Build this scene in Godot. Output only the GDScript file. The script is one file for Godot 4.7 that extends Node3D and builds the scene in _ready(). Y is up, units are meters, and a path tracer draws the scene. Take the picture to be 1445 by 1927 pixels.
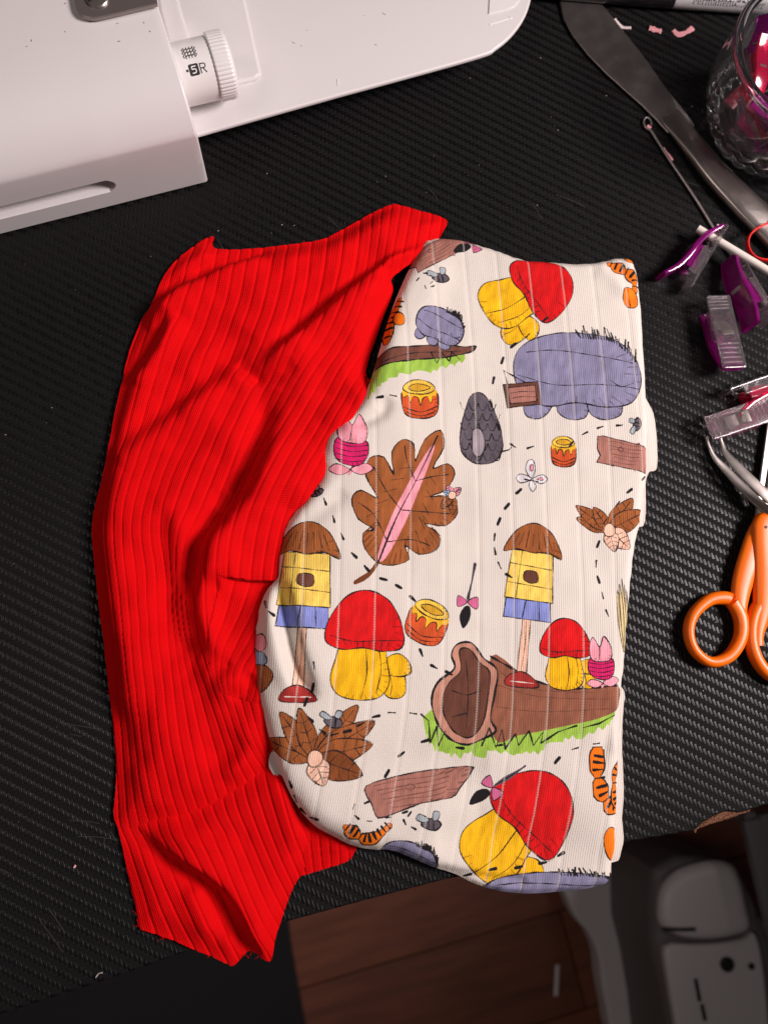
extends Node3D
# A sewing table seen from above: folded red rib knit and printed cream cloth, tools and a machine around them.
# Lengths inside the builders are millimetres measured on the table top; mm() turns them into metres.

const T := 0.74
var M := {}
var bases := {}


func mm(x: float, h: float, z: float) -> Vector3:
	return Vector3(x * 0.001, T + h * 0.001, z * 0.001)


func pv(a: Array) -> PackedVector2Array:
	var o := PackedVector2Array()
	for i in range(0, a.size(), 2):
		o.append(Vector2(a[i], a[i + 1]))
	return o


func _ready() -> void:
	var camera := Camera3D.new()
	camera.name = "camera"
	camera.near = 0.02
	camera.far = 12.0
	camera.transform = Transform3D(Basis(Vector3(0.99685, 0.07933, 0.00000), Vector3(-0.01477, 0.18554, -0.98253), Vector3(-0.07795, 0.97943, 0.18612)), Vector3(-0.0318, T + 0.3996, 0.0759))
	var lens := CameraAttributesPhysical.new()
	lens.frustum_focal_length = 18.836
	lens.frustum_focus_distance = 0.397
	lens.exposure_aperture = 4.6
	lens.frustum_near = 0.02
	lens.frustum_far = 12.0
	camera.attributes = lens
	add_child(camera)
	camera.fov = 65.0
	camera.current = true

	var env := Environment.new()
	env.background_mode = Environment.BG_COLOR
	env.background_color = Color(0.15, 0.138, 0.138)
	env.background_energy_multiplier = 1.0
	env.tonemap_mode = Environment.TONE_MAPPER_LINEAR
	env.tonemap_exposure = 1.0
	env.sdfgi_enabled = true
	env.ssao_enabled = true
	env.ssil_enabled = true
	var we := WorldEnvironment.new()
	we.name = "world_environment"
	we.environment = env
	add_child(we)

	# the desk lamp that lights the cloth from the right
	var key := SpotLight3D.new()
	key.name = "desk_lamp_light"
	key.light_color = Color(1.0, 0.945, 0.945)
	key.light_energy = 1.7
	key.light_size = 0.17
	key.spot_angle = 33.0
	key.spot_angle_attenuation = 1.0
	key.spot_range = 6.0
	key.shadow_enabled = true
	add_child(key)
	key.look_at_from_position(mm(780, 760, -70), mm(-30, 0, -40), Vector3.UP)
	# the room's ceiling lamp, weak and wide, behind the left shoulder
	var room := AreaLight3D.new()
	room.name = "ceiling_lamp_light"
	room.light_color = Color(1.0, 0.93, 0.91)
	room.light_energy = 0.45
	room.area_size = Vector2(0.5, 0.5)
	room.area_range = 8.0
	room.shadow_enabled = true
	add_child(room)
	room.look_at_from_position(mm(-900, 1500, 120), mm(0, 0, 0), Vector3.UP)

	make_materials()
	make_floor()
	make_table()
	make_machine()
	make_red_cloth()
	make_printed_cloth()
	make_scissors()
	make_tweezers()
	make_knife()
	make_marker()
	make_jar()
	make_clips()
	make_small_tools()
	make_scraps()
	make_floor_things()


# ---------------------------------------------------------------- scene helpers

func thing(called: String, label: String, category: String, base := Vector3.ZERO, group := "") -> Node3D:
	var o := Node3D.new()
	o.name = called
	add_child(o, true)
	o.position = base
	o.set_meta("label", label)
	if category:
		o.set_meta("category", category)
	if group:
		o.set_meta("group", group)
	bases[o] = base
	return o


func part(called: String, mesh: Mesh, material: Material, parent: Node3D) -> MeshInstance3D:
	var o := MeshInstance3D.new()
	o.name = called
	o.mesh = mesh
	o.material_override = null
	if mesh.get_surface_count():
		o.set_surface_override_material(0, material)
	parent.add_child(o, true)
	o.cast_shadow = GeometryInstance3D.SHADOW_CASTING_SETTING_ON
	bases[o] = Vector3.ZERO
	return o


func base_of(n: Node3D) -> Vector3:
	return n.global_position


# ---------------------------------------------------------------- mesh helpers

class Shape:
	var v := PackedVector3Array()
	var uv := PackedVector2Array()
	var uv2 := PackedVector2Array()
	var idx := PackedInt32Array()

	func vert(p: Vector3, t := Vector2.ZERO) -> int:
		v.append(p)
		uv.append(t)
		return v.size() - 1

	func tri(a: int, b: int, c: int) -> void:   # counter-clockwise seen from outside
		idx.append(a)
		idx.append(c)
		idx.append(b)

	func quad(a: int, b: int, c: int, d: int) -> void:
		tri(a, b, c)
		tri(a, c, d)

	# rings of equal size joined into a skin
	func loft(rings: Array, closed := true, cap0 := true, cap1 := true) -> void:
		var n: int = rings[0].size()
		var first := v.size()
		for r in rings.size():
			for k in n:
				vert(rings[r][k], Vector2(float(k) / n, float(r) / rings.size()))
		for r in rings.size() - 1:
			for k in (n if closed else n - 1):
				var k2 := (k + 1) % n
				quad(first + r * n + k, first + r * n + k2, first + (r + 1) * n + k2, first + (r + 1) * n + k)
		if cap0:
			cap(rings[0], true)
		if cap1:
			cap(rings[rings.size() - 1], false)

	func cap(ring: PackedVector3Array, flip: bool) -> void:
		var c := Vector3.ZERO
		for p in ring:
			c += p
		c /= ring.size()
		var m := vert(c, Vector2(0.5, 0.5))
		var first := v.size()
		for p in ring:
			vert(p, Vector2(0.5, 0.5))
		for k in ring.size():
			var k2 := (k + 1) % ring.size()
			if flip:
				tri(m, first + k2, first + k)
			else:
				tri(m, first + k, first + k2)

	func mesh(crease := 38.0, base := Vector3.ZERO) -> ArrayMesh:
		var nf := idx.size() / 3
		var fn := PackedVector3Array()
		fn.resize(nf)
		var ids := {}
		var own := PackedInt32Array()
		own.resize(v.size())
		for i in v.size():
			var key := Vector3i((v[i] * 1.0e6).round())
			if not ids.has(key):
				ids[key] = ids.size()
			own[i] = ids[key]
		var near := []
		near.resize(ids.size())
		for i in near.size():
			near[i] = []
		for f in nf:
			var a := v[idx[f * 3]]
			var b := v[idx[f * 3 + 1]]
			var c := v[idx[f * 3 + 2]]
			fn[f] = (c - a).cross(b - a)
			for k in 3:
				near[own[idx[f * 3 + k]]].append(f)
		var lim := cos(deg_to_rad(crease))
		var pv := PackedVector3Array()
		var pn := PackedVector3Array()
		var pu := PackedVector2Array()
		pv.resize(nf * 3)
		pn.resize(nf * 3)
		pu.resize(nf * 3)
		for f in nf:
			var n0 := fn[f].normalized()
			for k in 3:
				var i := idx[f * 3 + k]
				var s := Vector3.ZERO
				for g in near[own[i]]:
					if fn[g].normalized().dot(n0) > lim:
						s += fn[g]
				pv[f * 3 + k] = v[i] - base
				pn[f * 3 + k] = s.normalized() if s.length() > 0.0 else Vector3.UP
				pu[f * 3 + k] = uv[i]
		var arr := []
		arr.resize(Mesh.ARRAY_MAX)
		arr[Mesh.ARRAY_VERTEX] = pv
		arr[Mesh.ARRAY_NORMAL] = pn
		arr[Mesh.ARRAY_TEX_UV] = pu
		var m := ArrayMesh.new()
		m.add_surface_from_arrays(Mesh.PRIMITIVE_TRIANGLES, arr)
		return m


# a smooth curve through points; Vector2 or Vector3
func curve(pts: Array, per := 6, closed := false) -> Array:
	var o := []
	var n := pts.size()
	for i in (n if closed else n - 1):
		var a = pts[(i - 1 + n) % n] if closed or i > 0 else pts[0]
		var b = pts[i]
		var c = pts[(i + 1) % n]
		var d = pts[(i + 2) % n] if closed or i + 2 < n else pts[n - 1]
		for k in per:
			var t := float(k) / per
			o.append(b * 1.0 + (c - a) * (0.5 * t) + (a * 2.0 - b * 5.0 + c * 4.0 - d) * (0.5 * t * t) + (b * 3.0 - a - c * 3.0 + d) * (0.5 * t * t * t))
	if not closed:
		o.append(pts[n - 1])
	return o


# an oval section swept along a path; sizes gives (half width across, half height along up) at each point
func sweep(sh: Shape, path: Array, sizes: Array, up := Vector3.UP, closed := false, n := 12, square := 1.0) -> void:
	var rings := []
	var m := path.size()
	for i in m:
		var a: Vector3 = path[(i - 1 + m) % m] if closed or i > 0 else path[0]
		var b: Vector3 = path[(i + 1) % m] if closed or i < m - 1 else path[m - 1]
		var t := (b - a).normalized()
		var side := t.cross(up).normalized()
		var u := side.cross(t).normalized()
		var sz: Vector2 = sizes[i] if i < sizes.size() else sizes[sizes.size() - 1]
		var ring := PackedVector3Array()
		for k in n:
			var an := TAU * k / n
			var cx := cos(an)
			var cy := sin(an)
			cx = signf(cx) * pow(absf(cx), square)
			cy = signf(cy) * pow(absf(cy), square)
			ring.append(path[i] + side * (cx * sz.x) + u * (cy * sz.y))
		rings.append(ring)
	if closed:
		rings.append(rings[0])
	for r in rings:
		r.reverse()
	sh.loft(rings, true, not closed, not closed)


func inset(poly: PackedVector2Array, d: float) -> PackedVector2Array:
	var o := PackedVector2Array()
	var n := poly.size()
	var turn := -1.0 if Geometry2D.is_polygon_clockwise(poly) else 1.0
	for i in n:
		var a := (poly[i] - poly[(i - 1 + n) % n]).normalized()
		var b := (poly[(i + 1) % n] - poly[i]).normalized()
		var na := Vector2(-a.y, a.x)
		var nb := Vector2(-b.y, b.x)
		var s := (na + nb).normalized()
		var k := maxf(0.45, s.dot(na))
		o.append(poly[i] + s * (d / k * turn))
	return o


# a flat outline (millimetres, x and z) given thickness and rounded edges
func slab(sh: Shape, poly: PackedVector2Array, y0: float, y1: float, bev := 0.6, seg := 3, lift = null, both := true) -> void:
	var steps := []
	if both and bev > 0.0:
		for k in seg:
			var a := PI / 2 * k / seg
			steps.append(Vector2(bev * (1 - sin(a)), y0 + bev * (1 - cos(a))))
	steps.append(Vector2(0, y0 + (bev if both else 0.0)))
	for k in seg + 1 if bev > 0.0 else 1:
		var a := PI / 2 * k / seg
		steps.append(Vector2(bev * (1 - cos(a)), y1 - bev + bev * sin(a)))
	var cw := Geometry2D.is_polygon_clockwise(poly)
	var rings := []
	for s in steps:
		var q := inset(poly, s.x) if s.x > 0.0 else poly
		var ring := PackedVector3Array()
		for p in q:
			ring.append(mm(p.x, s.y + (lift.call(p) if lift != null else 0.0), p.y))
		if not cw:
			ring.reverse()
		rings.append(ring)
	sh.loft(rings, true, false, false)
	for e in [0, rings.size() - 1]:
		var flat := PackedVector2Array()
		for p in rings[e]:
			flat.append(Vector2(p.x, p.z))
		var t := Geometry2D.triangulate_polygon(flat)
		var first := sh.v.size()
		for p in rings[e]:
			sh.vert(p, Vector2(p.x, p.z))
		for i in range(0, t.size(), 3):
			var a := sh.v[first + t[i]]
			var b := sh.v[first + t[i + 1]]
			var c := sh.v[first + t[i + 2]]
			var upward := (b - a).cross(c - a).y > 0.0
			if upward == (e != 0):
				sh.tri(first + t[i], first + t[i + 1], first + t[i + 2])
			else:
				sh.tri(first + t[i], first + t[i + 2], first + t[i + 1])


# a box with rounded edges in its own axes
func rbox(sh: Shape, xf: Transform3D, size: Vector3, bev: float) -> void:
	var h := size * 0.5
	bev = minf(bev, minf(h.x, minf(h.y, h.z)) * 0.98)
	var rings := []
	for k in [[-h.y, bev], [-h.y + bev * 0.3, bev * 0.3], [-h.y + bev, 0.0], [h.y - bev, 0.0], [h.y - bev * 0.3, bev * 0.3], [h.y, bev]]:
		var ring := PackedVector3Array()
		var hx: float = h.x - k[1]
		var hz: float = h.z - k[1]
		var c := maxf(bev - k[1] * 0.5, 0.0002 * 0.1)
		for q in [[1, 1], [-1, 1], [-1, -1], [1, -1]]:
			for s in 3:
				var a := (s / 2.0) * PI / 2
				var dx := cos(a) if q[0] * q[1] > 0 else sin(a)
				var dz := sin(a) if q[0] * q[1] > 0 else cos(a)
				ring.append(xf * Vector3(q[0] * (hx - c + c * dx), k[0], q[1] * (hz - c + c * dz)))
		ring.reverse()
		rings.append(ring)
	sh.loft(rings, true, true, true)


# a turned shape: profile of (radius, height) round the y axis of xf
func lathe(sh: Shape, xf: Transform3D, profile: Array, n := 32, cap0 := true, cap1 := true) -> void:
	var rings := []
	for p in profile:
		var ring := PackedVector3Array()
		for k in n:
			var a := -TAU * k / n
			ring.append(xf * Vector3(cos(a) * p.x, p.y, sin(a) * p.x))
		rings.append(ring)
	sh.loft(rings, true, cap0, cap1)


# ---------------------------------------------------------------- materials

func mat(called: String, c: Color, rough := 0.5, metal := 0.0) -> StandardMaterial3D:
	var m := StandardMaterial3D.new()
	m.resource_name = called
	m.albedo_color = c
	m.roughness = rough
	m.metallic = metal
	M[called] = m
	return m


func noise_tex(freq: float, ramp: Array, size := 512, octaves := 4, seed_ := 1, stretch := 1.0) -> NoiseTexture2D:
	var n := FastNoiseLite.new()
	n.noise_type = FastNoiseLite.TYPE_SIMPLEX_SMOOTH
	n.frequency = freq
	n.fractal_octaves = octaves
	n.seed = seed_
	var g := Gradient.new()
	g.offsets = PackedFloat32Array(ramp.map(func(r): return r[0]))
	g.colors = PackedColorArray(ramp.map(func(r): return r[1]))
	var t := NoiseTexture2D.new()
	t.width = size
	t.height = int(size * stretch)
	t.seamless = true
	t.noise = n
	t.color_ramp = g
	return t


func grey(v: float) -> Color:
	return Color(v, v, v)


func make_materials() -> void:
	# carbon-fibre look vinyl: a two-over-two twill, drawn as relief
	var n := 448
	var im := Image.create(n, n, false, Image.FORMAT_RF)
	var ro := Image.create(n, n, false, Image.FORMAT_L8)
	var r := RandomNumberGenerator.new()
	r.seed = 3
	var tow := []
	for k in 32:
		tow.append(r.randf())
	for y in n:
		for x in n:
			var gx := x * 16.0 / n
			var gy := y * 16.0 / n
			var i := int(gx)
			var j := int(gy)
			var warp := posmod(i - j, 4) < 2
			var across := (gx - i) if warp else (gy - j)
			# how far along the two-cell float this point is
			var along: float
			if warp:
				var first := posmod(i - j, 4)   # 1: first cell of the float, 0: second
				along = (gy - j + (0.0 if first == 1 else 1.0)) / 2.0
			else:
				var k := posmod(i - j, 4)       # 2: first cell, 3: second
				along = (gx - i + (0.0 if k == 2 else 1.0)) / 2.0
			var e := 2.0 * across - 1.0
			var hgt := (1.0 - 0.9 * e * e * e * e) * (0.62 + 0.38 * pow(sin(PI * clampf(along, 0.0, 1.0)), 0.7))
			var mine: float = tow[i] if warp else tow[16 + j]
			hgt *= 0.92 + 0.16 * mine
			hgt += 0.05 * sin(across * TAU * 5.0) * (1.0 - absf(e))
			im.set_pixel(x, y, Color(hgt, 0, 0))
			ro.set_pixel(x, y, grey((0.34 + 0.10 * mine + 0.05 * r.randf()) if warp else 0.95))
	var vinyl := mat("vinyl", Color(0.05, 0.046, 0.049), 0.9)
	vinyl.metallic_specular = 0.35
	vinyl.heightmap_enabled = true
	vinyl.heightmap_texture = ImageTexture.create_from_image(im)
	vinyl.heightmap_scale = 0.021
	vinyl.roughness_texture = ImageTexture.create_from_image(ro)
	vinyl.roughness_texture_channel = BaseMaterial3D.TEXTURE_CHANNEL_RED
	mat("scuff", Color(0.22, 0.21, 0.21), 0.8)
	mat("vinyl_edge", Color(0.10, 0.095, 0.1), 0.4)
	var chip := mat("chipboard", Color(0.52, 0.33, 0.22), 0.9)
	chip.albedo_texture = noise_tex(0.06, [[0.2, grey(0.45)], [0.5, grey(0.8)], [0.75, grey(1.0)]], 256, 4, 9)
	chip.uv1_triplanar = true
	chip.uv1_scale = Vector3.ONE * 60
	var white := mat("machine_white", Color(0.88, 0.865, 0.86), 0.34)
	white.heightmap_enabled = true
	white.heightmap_texture = noise_tex(0.09, [[0.0, grey(0)], [1.0, grey(1)]], 256, 2, 4)
	white.heightmap_scale = 0.002
	white.uv1_triplanar = true
	white.uv1_scale = Vector3.ONE * 40
	mat("dial_white", Color(0.91, 0.90, 0.89), 0.3)
	mat("ink_black", Color(0.12, 0.12, 0.12), 0.6)
	mat("ink_grey", Color(0.42, 0.41, 0.41), 0.6)
	var steel := mat("steel", Color(0.66, 0.63, 0.61), 0.42, 0.85)
	steel.roughness_texture = noise_tex(0.02, [[0.0, grey(0.75)], [1.0, grey(1.0)]], 256, 4, 8)
	steel.uv1_triplanar = true
	steel.uv1_scale = Vector3(20, 20, 20)
	var knife := mat("knife_steel", Color(0.62, 0.59, 0.57), 0.36, 0.93)
	knife.roughness_texture = steel.roughness_texture
	knife.uv1_triplanar = true
	knife.uv1_scale = Vector3(14, 14, 14)
	var dark_steel := mat("plate_steel", Color(0.60, 0.56, 0.55), 0.45, 0.7)
	dark_steel.roughness_texture = noise_tex(0.03, [[0.0, grey(0.7)], [1.0, grey(1.0)]], 256, 3, 12)
	var blade := mat("blade_steel", Color(0.74, 0.72, 0.71), 0.4, 0.75)
	blade.roughness_texture = steel.roughness_texture
	blade.uv1_triplanar = true
	blade.uv1_scale = Vector3(25, 25, 25)
	var orange := mat("orange_plastic", Color(0.96, 0.44, 0.02), 0.36)
	orange.heightmap_enabled = true
	orange.heightmap_texture = white.heightmap_texture
	orange.heightmap_scale = 0.003
	orange.uv1_triplanar = true
	orange.uv1_scale = Vector3.ONE * 60
	orange.subsurf_scatter_enabled = true
	orange.subsurf_scatter_strength = 0.1
	# knits
	var rib := Image.create(64, 64, false, Image.FORMAT_RF)
	for y in 64:
		for x in 64:
			var c := x / 64.0
			var stitch := absf(fposmod(c * 2.0, 1.0) - 0.5) * 2.0
			var v := fposmod(y / 64.0 * 2.0 + stitch * 0.55, 1.0)
			rib.set_pixel(x, y, Color((1.0 - pow(stitch, 3.0)) * 0.6 + 0.4 * sin(PI * v), 0, 0))
	var knit_tex := ImageTexture.create_from_image(rib)
	var red := mat("red_rib_knit", Color(0.92, 0.0, 0.025), 0.85)
	red.metallic_specular = 0.25
	red.heightmap_enabled = true
	red.heightmap_texture = knit_tex
	red.heightmap_scale = 0.03
	red.uv1_scale = Vector3(3.0, 2.5, 1.0)
	var rn := noise_tex(0.02, [[0.0, grey(0.86)], [0.5, grey(0.95)], [1.0, grey(1.0)]], 256, 5, 21)
	red.albedo_texture = rn
	red.rim_enabled = true
	red.rim = 0.12
	red.rim_tint = 1.0
	var cream := mat("cream_knit", Color(0.90, 0.868, 0.825), 0.85)
	cream.metallic_specular = 0.25
	cream.heightmap_enabled = true
	var wale := Image.create(64, 64, false, Image.FORMAT_RF)
	for y in 64:
		for x in 64:
			var e := absf(fposmod(x / 32.0, 1.0) - 0.5) * 2.0
			var v := fposmod(y / 64.0 * 3.0 + e * 0.3, 1.0)
			wale.set_pixel(x, y, Color((1.0 - e * e * e) * 0.88 + 0.12 * sin(PI * v), 0, 0))
	cream.heightmap_texture = ImageTexture.create_from_image(wale)
	cream.heightmap_scale = 0.016
	cream.uv1_scale = Vector3(1.0, 0.55, 1.0)
	cream.albedo_texture = noise_tex(0.03, [[0.0, grey(0.93)], [1.0, grey(1.0)]], 256, 5, 22)
	var plain := cream.duplicate()
	plain.resource_name = "cream_knit_back"
	M["cream_knit_back"] = plain
	# clear and tinted plastics, glass
	for q in [["purple_clear", Color(0.74, 0.12, 0.62, 0.26)], ["red_clear", Color(0.86, 0.16, 0.34, 0.32)], ["pink_clear", Color(0.90, 0.34, 0.58, 0.35)], ["clear_plastic", Color(0.97, 0.94, 0.95, 0.04)]]:
		var m := mat(q[0], q[1], 0.12)
		m.refraction_enabled = true
		m.refraction_scale = 0.049
	var glass := mat("glass", Color(0.97, 0.98, 0.98, 0.0), 0.02)
	glass.refraction_enabled = true
	glass.refraction_scale = 0.05
	var pane := mat("thin_glass", Color(0.97, 0.98, 0.98, 0.02), 0.03)
	pane.transparency = BaseMaterial3D.TRANSPARENCY_ALPHA
	pane.metallic_specular = 0.6
	mat("white_stick", Color(0.88, 0.85, 0.81), 0.55)
	mat("red_rubber", Color(0.86, 0.12, 0.11), 0.4)
	mat("marker_black", Color(0.08, 0.08, 0.085), 0.35)
	mat("marker_white", Color(0.72, 0.71, 0.71), 0.4)
	mat("scrap_pink", Color(0.90, 0.62, 0.64), 0.8)
	mat("scrap_white", Color(0.88, 0.82, 0.80), 0.85)
	mat("lint", Color(0.7, 0.67, 0.64), 0.95)
	mat("mat_black", Color(0.09, 0.085, 0.09), 0.9)
	for k in 3:
		var w := mat("floor_wood_%d" % k, [Color(0.52, 0.30, 0.21), Color(0.48, 0.275, 0.19), Color(0.55, 0.315, 0.22)][k], 0.55)
		w.albedo_texture = noise_tex(0.012, [[0.1, grey(0.82)], [0.5, grey(0.93)], [0.8, grey(1.0)]], 512, 5, 30 + k)
		w.uv1_scale = Vector3(1.0, 9.0, 1.0)
	mat("pale_plastic", Color(0.87, 0.855, 0.845), 0.45)
	mat("grey_plastic", Color(0.46, 0.44, 0.435), 0.55)
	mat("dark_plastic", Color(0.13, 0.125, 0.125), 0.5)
	mat("frame_grey", Color(0.45, 0.44, 0.44), 0.45)


# ---------------------------------------------------------------- floor and table

func make_floor() -> void:
	var floor_ := thing("floor", "dark brown wooden plank floor below the table", "", Vector3(0, 0, 0))
	floor_.set_meta("kind", "structure")
	var under := Shape.new()
	rbox(under, Transform3D(Basis(), Vector3(0.2, -0.02, 0.2)), Vector3(4, 0.02, 4), 0.002)
	part("subfloor", under.mesh(), M.dark_plastic, floor_)
	var r := RandomNumberGenerator.new()
	r.seed = 11
	var turn := Basis(Vector3.UP, deg_to_rad(14.0))
	for row in range(-3, 12):
		var along := -1.6 + r.randf() * 0.7
		while along < 1.7:
			var len_ := 0.95 + r.randf() * 0.35
			var sh := Shape.new()
			var c := Vector3(along + len_ / 2, -0.005, row * 0.125)
			rbox(sh, Transform3D(Basis(), c), Vector3(len_ - 0.0015, 0.01, 0.1235), 0.0012)
			for i in sh.v.size():
				sh.uv[i] = Vector2(sh.v[i].x * 0.9 + row * 0.37, sh.v[i].z * 0.9)
				sh.v[i] = turn * sh.v[i] + Vector3(0.1, 0, 0.0)
			part("plank", sh.mesh(), M["floor_wood_%d" % r.randi_range(0, 2)], floor_)
			along += len_


func make_table() -> void:
	var t := thing("table", "black table with carbon fibre patterned vinyl top and chipped front edge", "table", mm(0, -T * 1000.0, 0))
	var front := pv([-258.4,252,-195.1,234.3,-156.1,223.5,-124.2,214.5,-93.7,205,-68.5,198.1,-44.6,192.1,-8,183.6,28.4,175.5,70.3,168.8,118.9,160,147,156.1])
	var chipped := pv([151.8,155.2,155.8,152.1,162.3,148.7,168.6,146.8,174,147.4,178.4,146.9,180.6,146.2])
	var rest := pv([189.8,143.9,233.6,133.3,321.6,114.7])
	var outline := PackedVector2Array()
	for p in [front, chipped, rest]:
		outline.append_array(p)
	outline.append(Vector2(620, 60))
	outline.append(Vector2(640, -620))
	outline.append(Vector2(-640, -560))
	outline.append(Vector2(-640, 420))
	var sh := Shape.new()
	slab(sh, outline, -18.0, 0.0, 1.2, 3)
	var turn := deg_to_rad(18.0)
	for i in sh.v.size():
		var p := Vector2(sh.v[i].x, sh.v[i].z).rotated(turn) / 0.0276
		sh.uv[i] = p
	var base := base_of(t)
	part("table_top", sh.mesh(30.0, base), M.vinyl, t)
	# where the vinyl has broken away, the raw board shows
	var raw := Shape.new()
	var lip := PackedVector2Array()
	for p in chipped:
		lip.append(p)
	for p in pv([189.8,144,180.5,146.7,177.2,147.9,173,149.6,167.7,151.2,161.9,152.6,155.1,154.5,151.3,155.4]):
		lip.append(p)
	lip.remove_at(chipped.size())
	var fine := PackedVector2Array()
	var r := RandomNumberGenerator.new()
	r.seed = 2
	for i in lip.size():
		for k in 4:
			fine.append(lip[i].lerp(lip[(i + 1) % lip.size()], k / 4.0) + Vector2(r.randf_range(-0.25, 0.25), r.randf_range(-0.25, 0.25)))
	var noise := FastNoiseLite.new()
	noise.frequency = 0.45
	slab(raw, fine, -17.0, -1.2, 0.7, 2, func(p): return 0.9 * noise.get_noise_2d(p.x, p.y))
	part("broken_edge", raw.mesh(20.0, base), M.chipboard, t)
	# old scuffs in the vinyl
	var scr := RandomNumberGenerator.new()
	scr.seed = 23
	for k in 26:
		var at := Vector2(scr.randf_range(-185, -90), scr.randf_range(95, 200)) if k < 17 else Vector2(scr.randf_range(-120, 190), scr.randf_range(-200, -120))
		if k < 17 and at.y > 195.0 - 0.32 * (at.x + 150.0):
			at.y -= 40.0
		var to := at + Vector2.from_angle(scr.randf_range(0.1, 1.1)) * scr.randf_range(4.0, 22.0)
		var mid2 := (at + to) * 0.5 + Vector2(scr.randf_range(-1, 1), scr.randf_range(-1, 1))
		var mark := Shape.new()
		sweep(mark, curve([mm(at.x, 0, at.y), mm(mid2.x, 0, mid2.y), mm(to.x, 0, to.y)], 4), [Vector2(0.00012, 0.00006)], Vector3.UP, false, 6)
		part("scratch", mark.mesh(60.0, base), M.scuff, t)
	for q in [[-560, 330], [560, 20], [-560, -500], [560, -560]]:
		var leg := Shape.new()
		rbox(leg, Transform3D(Basis(), Vector3(q[0] * 0.001, (T - 0.018) / 2, q[1] * 0.001)), Vector3(0.05, T - 0.0185, 0.05), 0.004)
		part("leg", leg.mesh(38.0, base), M.vinyl_edge, t)


# ---------------------------------------------------------------- sewing machine

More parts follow.
